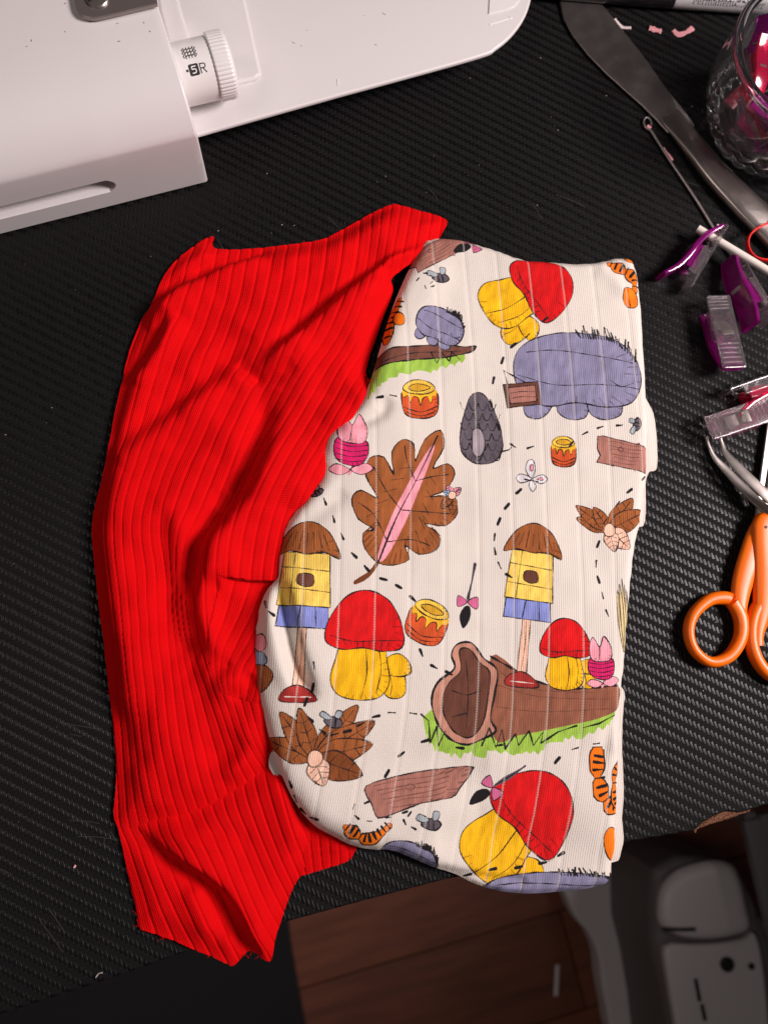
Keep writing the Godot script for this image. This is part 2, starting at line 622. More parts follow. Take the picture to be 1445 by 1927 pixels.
func make_machine() -> void:
	var o := thing("sewing_machine", "white plastic sewing machine with ribbed dial at the top left", "sewing machine", mm(-151.7,0,-222.6))
	var base := base_of(o)
	# the low bed with its big rounded corner
	var bed := PackedVector2Array()
	for p in curve([Vector2(-117.2,-185.3), Vector2(-94.7,-193.8)], 2):
		bed.append(p)
	for p in curve([Vector2(-25,-220.4), Vector2(46.7,-247.3), Vector2(60.1,-254.8), Vector2(71.3,-267), Vector2(78.7,-282), Vector2(81.1,-300), Vector2(77.2,-327.6)], 6):
		bed.append(p)
	bed.append(Vector2(71.1,-377.5))
	bed.append(Vector2(-164,-287.6))
	var sh := Shape.new()
	slab(sh, bed, 19.0, 22.0, 1.2, 5)
	part("bed", sh.mesh(35.0, base), M.machine_white, o)
	var foot_ := Shape.new()
	slab(foot_, inset(bed, 12.0), 5.0, 19.1, 1.0, 2)
	part("bed_base", foot_.mesh(35.0, base), M.machine_white, o)
	var feet := pv([48.5,-283.1,-60.3,-244.8])
	for f in feet:
		var foot := Shape.new()
		lathe(foot, Transform3D(Basis(), mm(f.x, 0.2, f.y - 14.0)), [Vector2(0.008, 0.0), Vector2(0.008, 0.0052)], 20)
		part("rubber_foot", foot.mesh(38.0, base), M.vinyl_edge, o)
	# the front cover: one profile drawn out along the machine, with a hand slot in its face
	var a := Vector2(-200.1,-143.6)
	var b := Vector2(-94.9,-179.2)
	var e1 := (b - a).normalized()
	var e2 := Vector2(e1.y, -e1.x)
	var L := (b - a).length()
	var slot_end := L - 46.0
	var stations := [-180.0, -120.0, -60.0, 0.0]
	var s := 10.0
	while s < slot_end - 4.0:
		stations.append(s)
		s += 12.0
	for k in [-4.0, -3.0, -2.0, -1.2, -0.6, -0.2, 0.0, 0.3]:
		stations.append(slot_end + k)
	for k in [-30.0, -14.0, -4.0, -1.2, -0.4, 0.0]:
		stations.append(L + k)
	var rings := []
	for st in stations:
		var open: float = sqrt(clampf((slot_end - st) / 4.0, 0.0, 1.0))
		var round_ := 0.0
		if st > L - 1.2:
			round_ = 1.2 * (1.0 - sqrt(1.0 - pow((st - L + 1.2) / 1.2, 2.0)))
		var prof := [[0, 2], [0, 13]]
		var mid := 18.5
		var hw := 5.0 * open
		prof.append([0, mid - hw])
		prof.append([0.35 * open, mid - hw + 0.2 * open])
		prof.append([7.0 * open, mid - hw + 1.0 * open])
		prof.append([9.0 * open, mid - hw + 3.0 * open])
		prof.append([9.0 * open, mid + hw - 1.0 * open])
		prof.append([0.4 * open, mid + hw - 0.1 * open])
		prof.append([0, mid + hw + 0.01])
		prof.append_array([[0, 30], [0, 39], [0.5, 41.2], [1.8, 43.6], [4.6, 48], [9, 52.8], [15, 57.3], [23, 60.6], [33, 63], [46, 64.8], [70, 66], [130, 67], [190, 67], [190, 2]])
		var ring := PackedVector3Array()
		for q in prof:
			var w: Vector2 = a + e1 * st + e2 * (q[0] + (round_ if q[0] < 100 else 0.0))
			ring.append(mm(w.x, q[1] - (round_ if q[1] > 30 else 0.0), w.y))
		rings.append(ring)
	var cover := Shape.new()
	cover.loft(rings, true, true, true)
	part("front_cover", cover.mesh(24.0, base), M.machine_white, o)
	var lint := Shape.new()
	var lr := RandomNumberGenerator.new()
	lr.seed = 8
	for k in 16:
		var back := lr.randf_range(36, 68)
		var top := 64.9 + (back - 46.0) / 20.0 if back > 46.0 else 63.1 + (back - 33.0) * 0.138
		var w0 := a + e1 * lr.randf_range(5, L - 6) + e2 * back
		var w1 := w0 + Vector2.from_angle(lr.randf() * TAU) * lr.randf_range(0.3, 1.6)
		var bend := (w0 + w1) * 0.5 + Vector2(lr.randf_range(-0.4, 0.4), lr.randf_range(-0.4, 0.4))
		sweep(lint, curve([mm(w0.x, top, w0.y), mm(bend.x, top + 0.2, bend.y), mm(w1.x, top, w1.y)], 3), [Vector2(0.0001, 0.0001)], Vector3.UP, false, 5)
	for k in 6:
		var w0 := Vector2(-47.6,-231.1) + Vector2(lr.randf_range(-10, 80), 0)
		w0.y = w0.y - lr.randf_range(4, 40) - 0.3 * (w0.x + 40.0)
		var w1 := w0 + Vector2.from_angle(lr.randf() * TAU) * lr.randf_range(0.4, 2.0)
		sweep(lint, [mm(w0.x, 22.1, w0.y), mm(w1.x, 22.1, w1.y)], [Vector2(0.00012, 0.00012)], Vector3.UP, false, 5)
	var lo := part("lint", lint.mesh(60.0, base), M.ink_grey, o)
	lo.set_meta("kind", "stuff")
	# the raised block behind the dial
	var block := Shape.new()
	slab(block, pv([-104.3,-214,-90.9,-218,-69.9,-225.2,-66.5,-228.6,-70.6,-247.7,-75.8,-271.5,-82.9,-299,-121.7,-292.6]), 21.0, 24.6, 1.6, 4)
	part("raised_block", block.mesh(35.0, base), M.machine_white, o)
	var wall := Shape.new()
	slab(wall, pv([-114.6,-239.4,-109.6,-221.8,-103.5,-221.1,-98.2,-224.1,-103,-237.9,-107.6,-255.1,-118.4,-263.5]), 21.0, 50.0, 2.0, 4)
	part("side_wall", wall.mesh(35.0, base), M.machine_white, o)
	# dial: smooth printed drum and a ribbed grip
	var d0 := mm(-102.7,41,-212)
	var ax := Vector3(e1.x, 0, e1.y)
	var side := Vector3(e2.x, 0, e2.y)
	var xf := Transform3D(Basis(side, ax, side.cross(ax)), d0)
	var drum := Shape.new()
	lathe(drum, xf, [Vector2(0.0145, -0.012), Vector2(0.0145, 0.0136), Vector2(0.0143, 0.0142), Vector2(0.0138, 0.0144)], 64)
	var dial := part("dial", drum.mesh(30.0, base), M.dial_white, o)
	var grip := Shape.new()
	var gr := []
	for q in [[0.0138, 0.0142, 0.0], [0.0153, 0.0146, 1.0], [0.0156, 0.0152, 1.0], [0.0156, 0.0216, 1.0], [0.0152, 0.0228, 0.8], [0.0142, 0.0238, 0.3], [0.012, 0.0242, 0.0]]:
		var ring := PackedVector3Array()
		for k in 192:
			var an := -TAU * k / 192
			var rr: float = q[0] + 0.00038 * q[2] * (pow(absf(cos(an * 24.0)), 0.6) - 0.8)
			ring.append(xf * Vector3(cos(an) * rr, q[1], sin(an) * rr))
		gr.append(ring)
	grip.loft(gr)
	part("ribbed_grip", grip.mesh(50.0, base), M.dial_white, dial)
	# print on the drum, bent to its curve: angle 0 points up to the camera
	var mark := Shape.new()
	var frame_ := func(u: float, w: float) -> Vector3:   # u across (along the axis), w round the drum, mm
		var an := w / 14.5
		return xf.origin - xf.basis.z * (cos(an) * 0.01456) + xf.basis.x * (sin(an) * 0.01456) + xf.basis.y * (u * 0.001)
	var bar := func(shp: Shape, u0: float, w0: float, u1: float, w1: float, th: float) -> void:
		u0 = 5.6 + (u0 - 5.6) * 1.25
		u1 = 5.6 + (u1 - 5.6) * 1.25
		w0 = -9.0 + (w0 + 9.0) * 1.15
		w1 = -9.0 + (w1 + 9.0) * 1.15
		th *= 1.2
		var dir := Vector2(u1 - u0, w1 - w0)
		var nn := Vector2(-dir.y, dir.x).normalized() * th * 0.5
		var n := 4
		for k in n:
			var p := Vector2(u0, w0) + dir * (float(k) / n)
			var q := Vector2(u0, w0) + dir * (float(k + 1) / n)
			var i0 := shp.vert(frame_.call(p.x + nn.x, p.y + nn.y))
			var i1 := shp.vert(frame_.call(p.x - nn.x, p.y - nn.y))
			var i2 := shp.vert(frame_.call(q.x - nn.x, q.y - nn.y))
			var i3 := shp.vert(frame_.call(q.x + nn.x, q.y + nn.y))
			shp.quad(i0, i1, i2, i3)
	var W0 := -9.0
	# .[5]R : dot, boxed five, letter R
	bar.call(mark, 1.6, W0 + 0.1, 2.5, W0 + 0.1, 0.9)
	bar.call(mark, 3.0, W0 - 1.9, 3.0, W0 + 1.9, 0.5)
	bar.call(mark, 6.3, W0 - 1.9, 6.3, W0 + 1.9, 0.5)
	bar.call(mark, 3.0, W0 + 1.8, 6.3, W0 + 1.8, 0.8)
	bar.call(mark, 3.0, W0 - 1.8, 6.3, W0 - 1.8, 0.8)
	bar.call(mark, 4.65, W0 - 1.9, 4.65, W0 + 1.9, 3.0)
	var five := Shape.new()
	for q in [[3.9, 1.25, 5.6, 1.25], [3.95, 1.25, 3.95, 0.2], [3.95, 0.2, 5.2, 0.25], [5.2, 0.25, 5.55, -0.4], [5.55, -0.4, 5.1, -1.2], [5.1, -1.2, 3.8, -1.2]]:
		bar.call(five, q[0], W0 + q[1], q[2], W0 + q[3], 0.42)
	for i in five.v.size():
		var axis_point := xf.origin + xf.basis.y * (five.v[i] - xf.origin).dot(xf.basis.y)
		five.v[i] += (five.v[i] - axis_point).normalized() * 0.00006
	part("pale_numeral_print", five.mesh(60.0, base), M.dial_white, dial)
	bar.call(mark, 7.2, W0 - 1.9, 7.2, W0 + 1.9, 0.42)
	bar.call(mark, 7.2, W0 + 1.7, 9.0, W0 + 1.6, 0.42)
	bar.call(mark, 9.1, W0 + 1.6, 9.2, W0 + 0.2, 0.42)
	bar.call(mark, 7.2, W0 + 0.0, 9.1, W0 + 0.1, 0.42)
	bar.call(mark, 8.1, W0 + 0.0, 9.3, W0 - 1.9, 0.42)
	part("numeral_print", mark.mesh(60.0, base), M.ink_black, dial)
	# the chain-stitch symbol above it
	var weave := Shape.new()
	for k in 4:
		bar.call(weave, 3.1 + k * 1.15, W0 + 4.4, 2.9 + k * 1.15, W0 + 9.6, 0.34)
	for k in 3:
		for c in 3:
			bar.call(weave, 3.2 + c * 1.15, W0 + 5.4 + k * 1.5, 4.0 + c * 1.15, W0 + 5.9 + k * 1.5, 0.42)
	for e in [[2.0, 2.6], [7.4, 6.8]]:
		for k in 3:
			bar.call(weave, e[1], W0 + 4.9 + k * 1.5, e[0], W0 + 5.6 + k * 1.5, 0.34)
			bar.call(weave, e[0], W0 + 5.6 + k * 1.5, e[1], W0 + 6.2 + k * 1.5, 0.34)
	part("stitch_symbol_print", weave.mesh(60.0, base), M.ink_black, dial)
	# the steel plate on the cover and its slotted screw
	var plate := Shape.new()
	var corner := []
	for p in pv([-111.2,-226.6,-122.4,-222.6,-136.5,-217.6,-141.8,-216.9,-145.7,-218.6,-148.1,-222.7,-150.4,-231.6,-153.2,-242.9]):
		corner.append(p)
	var pl := PackedVector2Array()
	pl.append(corner[0])
	for p in curve(corner.slice(1, 7), 5):
		pl.append(p)
	pl.append(corner[7])
	pl.append(Vector2(-116.4,-254.6))
	slab(plate, pl, 66.2, 68.4, 0.5, 3)
	var pm := part("steel_plate", plate.mesh(35.0, base), M.plate_steel, o)
	var screw := Shape.new()
	var sc := mm(-138.5,68.4,-227)
	lathe(screw, Transform3D(Basis(), sc), [Vector2(0.0052, -0.001), Vector2(0.0052, 0.0006), Vector2(0.0047, 0.0011), Vector2(0.003, 0.0014)], 40)
	part("screw", screw.mesh(30.0, base), M.steel, pm)
	var slot := Shape.new()
	rbox(slot, Transform3D(Basis(Vector3.UP, deg_to_rad(38)), sc + Vector3(0, 0.0013, 0)), Vector3(0.0085, 0.0006, 0.0011), 0.0001)
	part("screw_slot", slot.mesh(30.0, base), M.ink_black, pm)
	# moulded marks on the bed
	var tab := Shape.new()
	slab(tab, pv([56.9,-291.3,55.9,-275.3,65.1,-278.3,70.6,-281.1,73.1,-285,74,-294]), 21.9, 22.7, 0.35, 2)
	part("moulded_tab", tab.mesh(35.0, base), M.dial_white, o)
	for q in [pv([56.3,-268.9,68.9,-274.2]), pv([68.9,-274.2,67.1,-274.7]), pv([68.9,-274.2,67.7,-272.8]), pv([-26.5,-229.6,-26.2,-225.4])]:
		var m := Shape.new()
		sweep(m, [mm(q[0].x, 22.0, q[0].y), mm(q[1].x, 22.0, q[1].y)], [Vector2(0.00035, 0.0003)])
		part("moulded_mark", m.mesh(60.0, base), M.dial_white, o)


# ---------------------------------------------------------------- cloth

# distance to a polyline: (distance, +1 left or -1 right of its direction, share of its length)
func along_line(p: Vector2, l: PackedVector2Array) -> Vector3:
	var best := 1.0e9
	var side := 1.0
	var share := 0.0
	var n := l.size() - 1
	for i in n:
		var a := l[i]
		var d := l[i + 1] - a
		var t := clampf((p - a).dot(d) / d.length_squared(), 0.0, 1.0)
		var q := p - a - d * t
		var dd := q.length_squared()
		if dd < best:
			best = dd
			side = signf(d.x * q.y - d.y * q.x)
			share = (i + t) / n
	return Vector3(sqrt(best), side, share)


# folds: [line, height, width on its right hand, width on its left hand], millimetres; z runs down, so right hand is +side
func fold_height(p: Vector2, folds: Array) -> float:
	var h := 0.0
	for f in folds:
		var q := along_line(p, f[0])
		var w: float = f[2] if q.y > 0.0 else f[3]
		if q.x < w * 3.0:
			var x := q.x / w
			var taper := pow(clampf(4.0 * q.z * (1.0 - q.z) * 1.6, 0.0, 1.0), 0.7)
			if f.size() > 4:
				taper = 1.0 if f[4] == 0 else smoothstep(0.0, 0.35, q.z if f[4] > 0 else 1.0 - q.z)
			h += f[1] * taper * exp(-x * x)
	return h


# which rib a point lies on: guides are lines that follow the ribs, from left to right
func rib_at(p: Vector2, guides: Array, gu: PackedFloat32Array) -> float:
	var n := guides.size()
	var px := -1.0e9
	var pu := 0.0
	for k in n:
		var g: PackedVector2Array = guides[k]
		var x: float
		var m := g.size()
		if p.y <= g[0].y:
			x = g[0].x + (g[1].x - g[0].x) * (p.y - g[0].y) / (g[1].y - g[0].y)
		else:
			x = g[m - 1].x + (g[m - 1].x - g[m - 2].x) * (p.y - g[m - 1].y) / (g[m - 1].y - g[m - 2].y)
			for i in m - 1:
				if p.y < g[i + 1].y:
					x = g[i].x + (g[i + 1].x - g[i].x) * (p.y - g[i].y) / (g[i + 1].y - g[i].y)
					break
		if p.x < x or k == n - 1:
			if k == 0:
				return gu[0] - (x - p.x) / 5.2
			if p.x >= x:
				return gu[k] + (p.x - x) / 5.2
			return lerpf(pu, gu[k], clampf((p.x - px) / maxf(x - px, 0.01), 0.0, 1.0))
		px = x
		pu = gu[k]
	return 0.0


func smooth_guides(raw: Array) -> Array:
	var o := []
	for g in raw:
		var pts := []
		for p in g:
			pts.append(p)
		var c := PackedVector2Array()
		for p in curve(pts, 6):
			if c.size() == 0 or p.y > c[c.size() - 1].y + 0.2:
				c.append(p)
		o.append(c)
	return o


func guide_counts(guides: Array, pitch: float) -> PackedFloat32Array:
	var u := PackedFloat32Array([0.0])
	for k in range(1, guides.size()):
		var s := 0.0
		var c := 0
		for p in guides[k]:
			var q := along_line(p, guides[k - 1])
			s += q.x
			c += 1
		u.append(u[k - 1] + s / c / pitch)
	return u


# a sheet of cloth: its outline, a smooth height (sampled every `coarse` mm) and a fine one added to it
func cloth(outline: PackedVector2Array, step: float, smooth_h: Callable, fine_h: Callable, uvs: Callable, skirt: float, base: Vector3, uv2s = null, coarse := 1.8) -> ArrayMesh:
	var lo := outline[0]
	var hi := outline[0]
	for p in outline:
		lo = lo.min(p)
		hi = hi.max(p)
	var cn := Vector2i(((hi - lo) / coarse).ceil()) + Vector2i(6, 6)
	var c0 := lo - Vector2.ONE * coarse * 2.5
	var ch := PackedFloat32Array()
	ch.resize(cn.x * cn.y)
	for j in cn.y:
		for i in cn.x:
			ch[j * cn.x + i] = smooth_h.call(c0 + Vector2(i, j) * coarse)
	var nx := int(ceil((hi.x - lo.x) / step))
	var nz := int(ceil((hi.y - lo.y) / step))
	var cell := PackedByteArray()
	cell.resize((nx + 2) * (nz + 2))
	var m := outline.size()
	for j in nz:
		var zz := lo.y + (j + 0.5) * step
		var xs := []
		for i in m:
			var a := outline[i]
			var b := outline[(i + 1) % m]
			if (a.y > zz) != (b.y > zz):
				xs.append(a.x + (b.x - a.x) * (zz - a.y) / (b.y - a.y))
		xs.sort()
		for k in range(0, xs.size() - 1, 2):
			var i0 := int(ceil((xs[k] - lo.x) / step - 0.5))
			var i1 := int(floor((xs[k + 1] - lo.x) / step - 0.5))
			for i in range(maxi(i0, 0), mini(i1, nx - 1) + 1):
				cell[(j + 1) * (nx + 2) + i + 1] = 1
	var id := PackedInt32Array()
	id.resize((nx + 1) * (nz + 1))
	id.fill(-1)
	var pos := PackedVector3Array()
	var uv := PackedVector2Array()
	var uv2 := PackedVector2Array()
	var idx := PackedInt32Array()
	var w := nx + 2
	for j in nz + 1:
		for i in nx + 1:
			var k := cell[j * w + i] + cell[j * w + i + 1] + cell[(j + 1) * w + i] + cell[(j + 1) * w + i + 1]
			if k == 0:
				continue
			var p := lo + Vector2(i, j) * step
			if k < 4:
				var best := 1.0e9
				var to := p
				for e in m:
					var a := outline[e]
					var d := outline[(e + 1) % m] - a
					var t := clampf((p - a).dot(d) / maxf(d.length_squared(), 1e-9), 0.0, 1.0)
					var q := a + d * t
					var dd := p.distance_squared_to(q)
					if dd < best:
						best = dd
						to = q
				if best < step * step * 2.5:
					p = to
			# cubic B-spline through the coarse heights
			var g := (p - c0) / coarse
			var gi := clampi(int(g.x), 1, cn.x - 3)
			var gj := clampi(int(g.y), 1, cn.y - 3)
			var fx := g.x - gi
			var fy := g.y - gj
			var wx := [(1 - fx) * (1 - fx) * (1 - fx), 3 * fx * fx * fx - 6 * fx * fx + 4, -3 * fx * fx * fx + 3 * fx * fx + 3 * fx + 1, fx * fx * fx]
			var wy := [(1 - fy) * (1 - fy) * (1 - fy), 3 * fy * fy * fy - 6 * fy * fy + 4, -3 * fy * fy * fy + 3 * fy * fy + 3 * fy + 1, fy * fy * fy]
			var h := 0.0
			for b in 4:
				var at := (gj + b - 1) * cn.x + gi - 1
				h += wy[b] * (wx[0] * ch[at] + wx[1] * ch[at + 1] + wx[2] * ch[at + 2] + wx[3] * ch[at + 3])
			h /= 36.0
			var t: Vector2 = uvs.call(p)
			h += fine_h.call(p, t)
			id[j * (nx + 1) + i] = pos.size()
			pos.append(mm(p.x, h, p.y) - base)
			uv.append(t)
			if uv2s != null:
				uv2.append(uv2s.call(p))
	for j in nz:
		for i in nx:
			if cell[(j + 1) * w + i + 1]:
				var a := id[j * (nx + 1) + i]
				var b := id[(j + 1) * (nx + 1) + i]
				var c := id[(j + 1) * (nx + 1) + i + 1]
				var d := id[j * (nx + 1) + i + 1]
				idx.append_array([a, c, b, a, d, c])
	var nrm := PackedVector3Array()
	nrm.resize(pos.size())
	for f in range(0, idx.size(), 3):
		var n := (pos[idx[f + 2]] - pos[idx[f]]).cross(pos[idx[f + 1]] - pos[idx[f]])
		for k in 3:
			nrm[idx[f + k]] += n
	for i in nrm.size():
		nrm[i] = nrm[i].normalized() if nrm[i].length_squared() > 0 else Vector3.UP
	# cut edge: a narrow wall that gives the sheet its thickness
	var sides := [[0, -1, 0, 0, 1, 0], [0, 1, 1, 1, 0, 1], [-1, 0, 0, 1, 0, 0], [1, 0, 1, 0, 1, 1]]
	for j in nz:
		for i in nx:
			if not cell[(j + 1) * w + i + 1]:
				continue
			for s in sides:
				if cell[(j + 1 + s[1]) * w + i + 1 + s[0]]:
					continue
				var a := id[(j + s[3]) * (nx + 1) + i + s[2]]
				var b := id[(j + s[5]) * (nx + 1) + i + s[4]]
				var out := Vector3(s[0], 0, s[1])
				var first := pos.size()
				for q in [a, b]:
					for dn in [0.0, skirt * 0.001]:
						pos.append(pos[q] - Vector3(0, dn, 0))
						nrm.append(out)
						uv.append(uv[q])
						if uv2s != null:
							uv2.append(uv2[q])
				idx.append_array([first, first + 2, first + 1, first + 1, first + 2, first + 3])
	var arr := []
	arr.resize(Mesh.ARRAY_MAX)
	arr[Mesh.ARRAY_VERTEX] = pos
	arr[Mesh.ARRAY_NORMAL] = nrm
	arr[Mesh.ARRAY_TEX_UV] = uv
	if uv2s != null:
		arr[Mesh.ARRAY_TEX_UV2] = uv2
	arr[Mesh.ARRAY_INDEX] = idx
	var am := ArrayMesh.new()
	am.add_surface_from_arrays(Mesh.PRIMITIVE_TRIANGLES, arr)
	return am


func edge_distance(p: Vector2, outline: PackedVector2Array) -> float:
	var best := 1.0e9
	var m := outline.size()
	for e in m:
		var a := outline[e]
		var d := outline[(e + 1) % m] - a
		var t := clampf((p - a).dot(d) / maxf(d.length_squared(), 1e-9), 0.0, 1.0)
		best = minf(best, p.distance_squared_to(a + d * t))
	return sqrt(best)


func rib_profile(u: float) -> float:
	var r := fposmod(u, 1.0)
	var e := 2.0 * r - 1.0
	var g := minf(r, 1.0 - r) / 0.085
	return 0.16 * (1.0 - e * e * e * e) - 0.60 * exp(-g * g)


func jagged(line: PackedVector2Array, per: int, amount: float, seed_: int) -> PackedVector2Array:
	var pts := []
	for p in line:
		pts.append(p)
	var r := RandomNumberGenerator.new()
	r.seed = seed_
	var o := PackedVector2Array()
	for p in curve(pts, per, true):
		o.append(p + Vector2(r.randf_range(-amount, amount), r.randf_range(-amount, amount)))
	return o


func make_red_cloth() -> void:
	var o := thing("red_fabric", "bright red ribbed knit fabric lying in loose folds on black table", "fabric", mm(-89.5,0,37.5))
	var base := base_of(o)
	var noise := FastNoiseLite.new()
	noise.frequency = 0.018
	noise.fractal_octaves = 3
	noise.seed = 5

	white_outline = jagged(pv([21.4,-146.5,25.7,-149.5,32.9,-150.4,43,-150,51.6,-147.9,61.7,-145.2,74.6,-140.8,90.6,-139.6,105.2,-139,118.6,-140.8,127.6,-143.4,135,-143.4,137.7,-139.8,139.3,-130.5,140,-118.2,140,-99.9,140,-76,139.3,-52.5,137.2,-23.9,135.1,-12.6,133.5,-4.2,131.8,5.5,129.7,12.3,127.3,23.2,124.7,39.3,122,57.8,119.6,75.9,116.8,91.2,114.8,108.8,113.7,123.6,112.6,138.2,111.2,149,111,157.3,110.2,163.2,108.6,169,106.5,177.9,92.9,180.8,80.3,181.7,65.3,181.9,52.9,180,43,177,33.2,172.3,22.1,168.4,11,163.6,2.4,160.4,-6.2,160,-16,157.6,-23.3,154,-32.7,148.8,-40.1,141,-45.7,131.5,-51.9,117.3,-56.2,102.9,-60.6,88.3,-62.5,73.5,-61.6,54.7,-57.9,41.9,-52.5,34.2,-51,19.8,-48.4,8,-39.6,-4.2,-32.1,-16.5,-32.3,-26,-30,-35.7,-25,-42,-16.2,-50,-9.8,-61.5,-5.4,-74.5,0.1,-95.1,5.7,-113.1,13.3,-131.5]), 4, 0.06, 3)
	# ---- the large upper piece
	var outline := jagged(pv([-90.8,-147.2,-89.5,-140.3,-68.5,-141.5,-46.3,-144.9,-32.4,-148.3,-19.7,-156,-6.9,-164.4,3.1,-169.9,7.4,-170.4,19,-167.5,33.7,-162.9,31.9,-155,25.1,-144.7,16.7,-136.6,4.2,-126.4,4.5,-118.5,-0.6,-104.2,-5.6,-88.1,-9.4,-72.6,-1.2,-61,-6.5,-27.1,-22.4,0.5,-27.3,27.2,-32.1,58.3,-34.1,93.3,-38.7,112.8,-46,120.4,-50.9,122.8,-60.5,129.3,-70.1,135.1,-81.9,141.9,-93.8,145.9,-105.6,148.1,-123.1,148.5,-124.5,128.6,-126.2,112.1,-129.4,93,-133.2,71,-136.9,51.1,-139.8,33.4,-142.9,12.8,-142.2,-0.3,-140,-12.3,-137.9,-27.1,-135.4,-49,-133.1,-67.2,-130.5,-81.4,-125.8,-97.4,-120.4,-109.8,-115.7,-122.7,-108.9,-133.4,-98.4,-142.9]), 5, 0.12, 7)
	var guides := smooth_guides([
		pv([-118.3,-148,-126.5,-109,-136.5,-68.5,-144.2,-26.9,-148.2,7.7,-146.1,38.6,-137.5,75.9,-130.3,112.1,-125.5,151.6]),
		pv([-106,-148.6,-117.4,-109.3,-129.4,-71.5,-136,-29.8,-140.2,7.6,-135.9,35.9,-128.8,71,-124.1,107.4,-118.2,151.7]),
		pv([-86.8,-149.5,-94,-110.2,-106.5,-72.2,-116.6,-38.5,-124.7,-8.5,-126.2,15.2,-122,43.5,-117.2,75.9,-112.3,112.2,-103,152]),
		pv([-63.2,-150.6,-68.2,-111.2,-79.5,-75.9,-92.1,-44.6,-103.9,-17,-109,9.8,-106,33.1,-103.8,58.5,-99,85.8,-94.1,112.4,-83.4,152.3]),
		pv([-38.1,-154.8,-40.8,-118.2,-50.5,-82.6,-65.9,-50.8,-75.5,-22.9,-83.8,-1.2,-94,20,-96.1,40.7,-92,66,-83.6,88.3,-75.9,110.1,-67.6,136.3]),
		pv([-9.8,-162.4,-12.5,-131.4,-23.4,-98.1,-39.5,-71.4,-55,-42.7,-67.4,-14.9,-77,9.3,-79.1,35.5,-77.6,63.5,-71.7,88.3,-63.6,110.2,-50.7,131.8]),
		pv([10.3,-168.1,5.1,-138.3,-1.2,-104.8,-16.3,-72.1,-30.9,-43.3,-43.8,-18.1,-53.8,6.3,-58.2,35.3,-57.4,63.4,-55.5,88.3,-51.1,112.7]),
		pv([36.4,-164.6,30.1,-133.2,18.4,-102.5,4.3,-69.8,-9.3,-41,-22.5,-15.8,-32.8,11.4,-36.3,37.7,-37.1,63.4])])
	var gu := guide_counts(guides, 4.8)
	# below the hem the cloth turns and its ribs run down to the left
	var below := pv([-79.6,35,-65.8,36.4,-47.9,36.2,-22,36,-21.4,95.8,-64.1,93.2,-77.9,88.3,-83.3,75.9,-83.3,58.4])
	var guides2 := smooth_guides([
		pv([-79.7,32.9,-83.1,50.9,-84.5,66,-82.5,78.4,-76.4,95.6]),
		pv([-64.7,32.8,-70,50.8,-76.2,66,-78.3,78.4,-73.9,95.6]),
		pv([-46.7,32.6,-52.7,48.1,-62.4,65.9,-69.5,78.4,-70.2,95.6]),
		pv([-27.3,32.4,-32.2,48,-42.1,65.9,-51.9,80.9,-59,95.7])])
	var gu2 := guide_counts(guides2, 4.4)
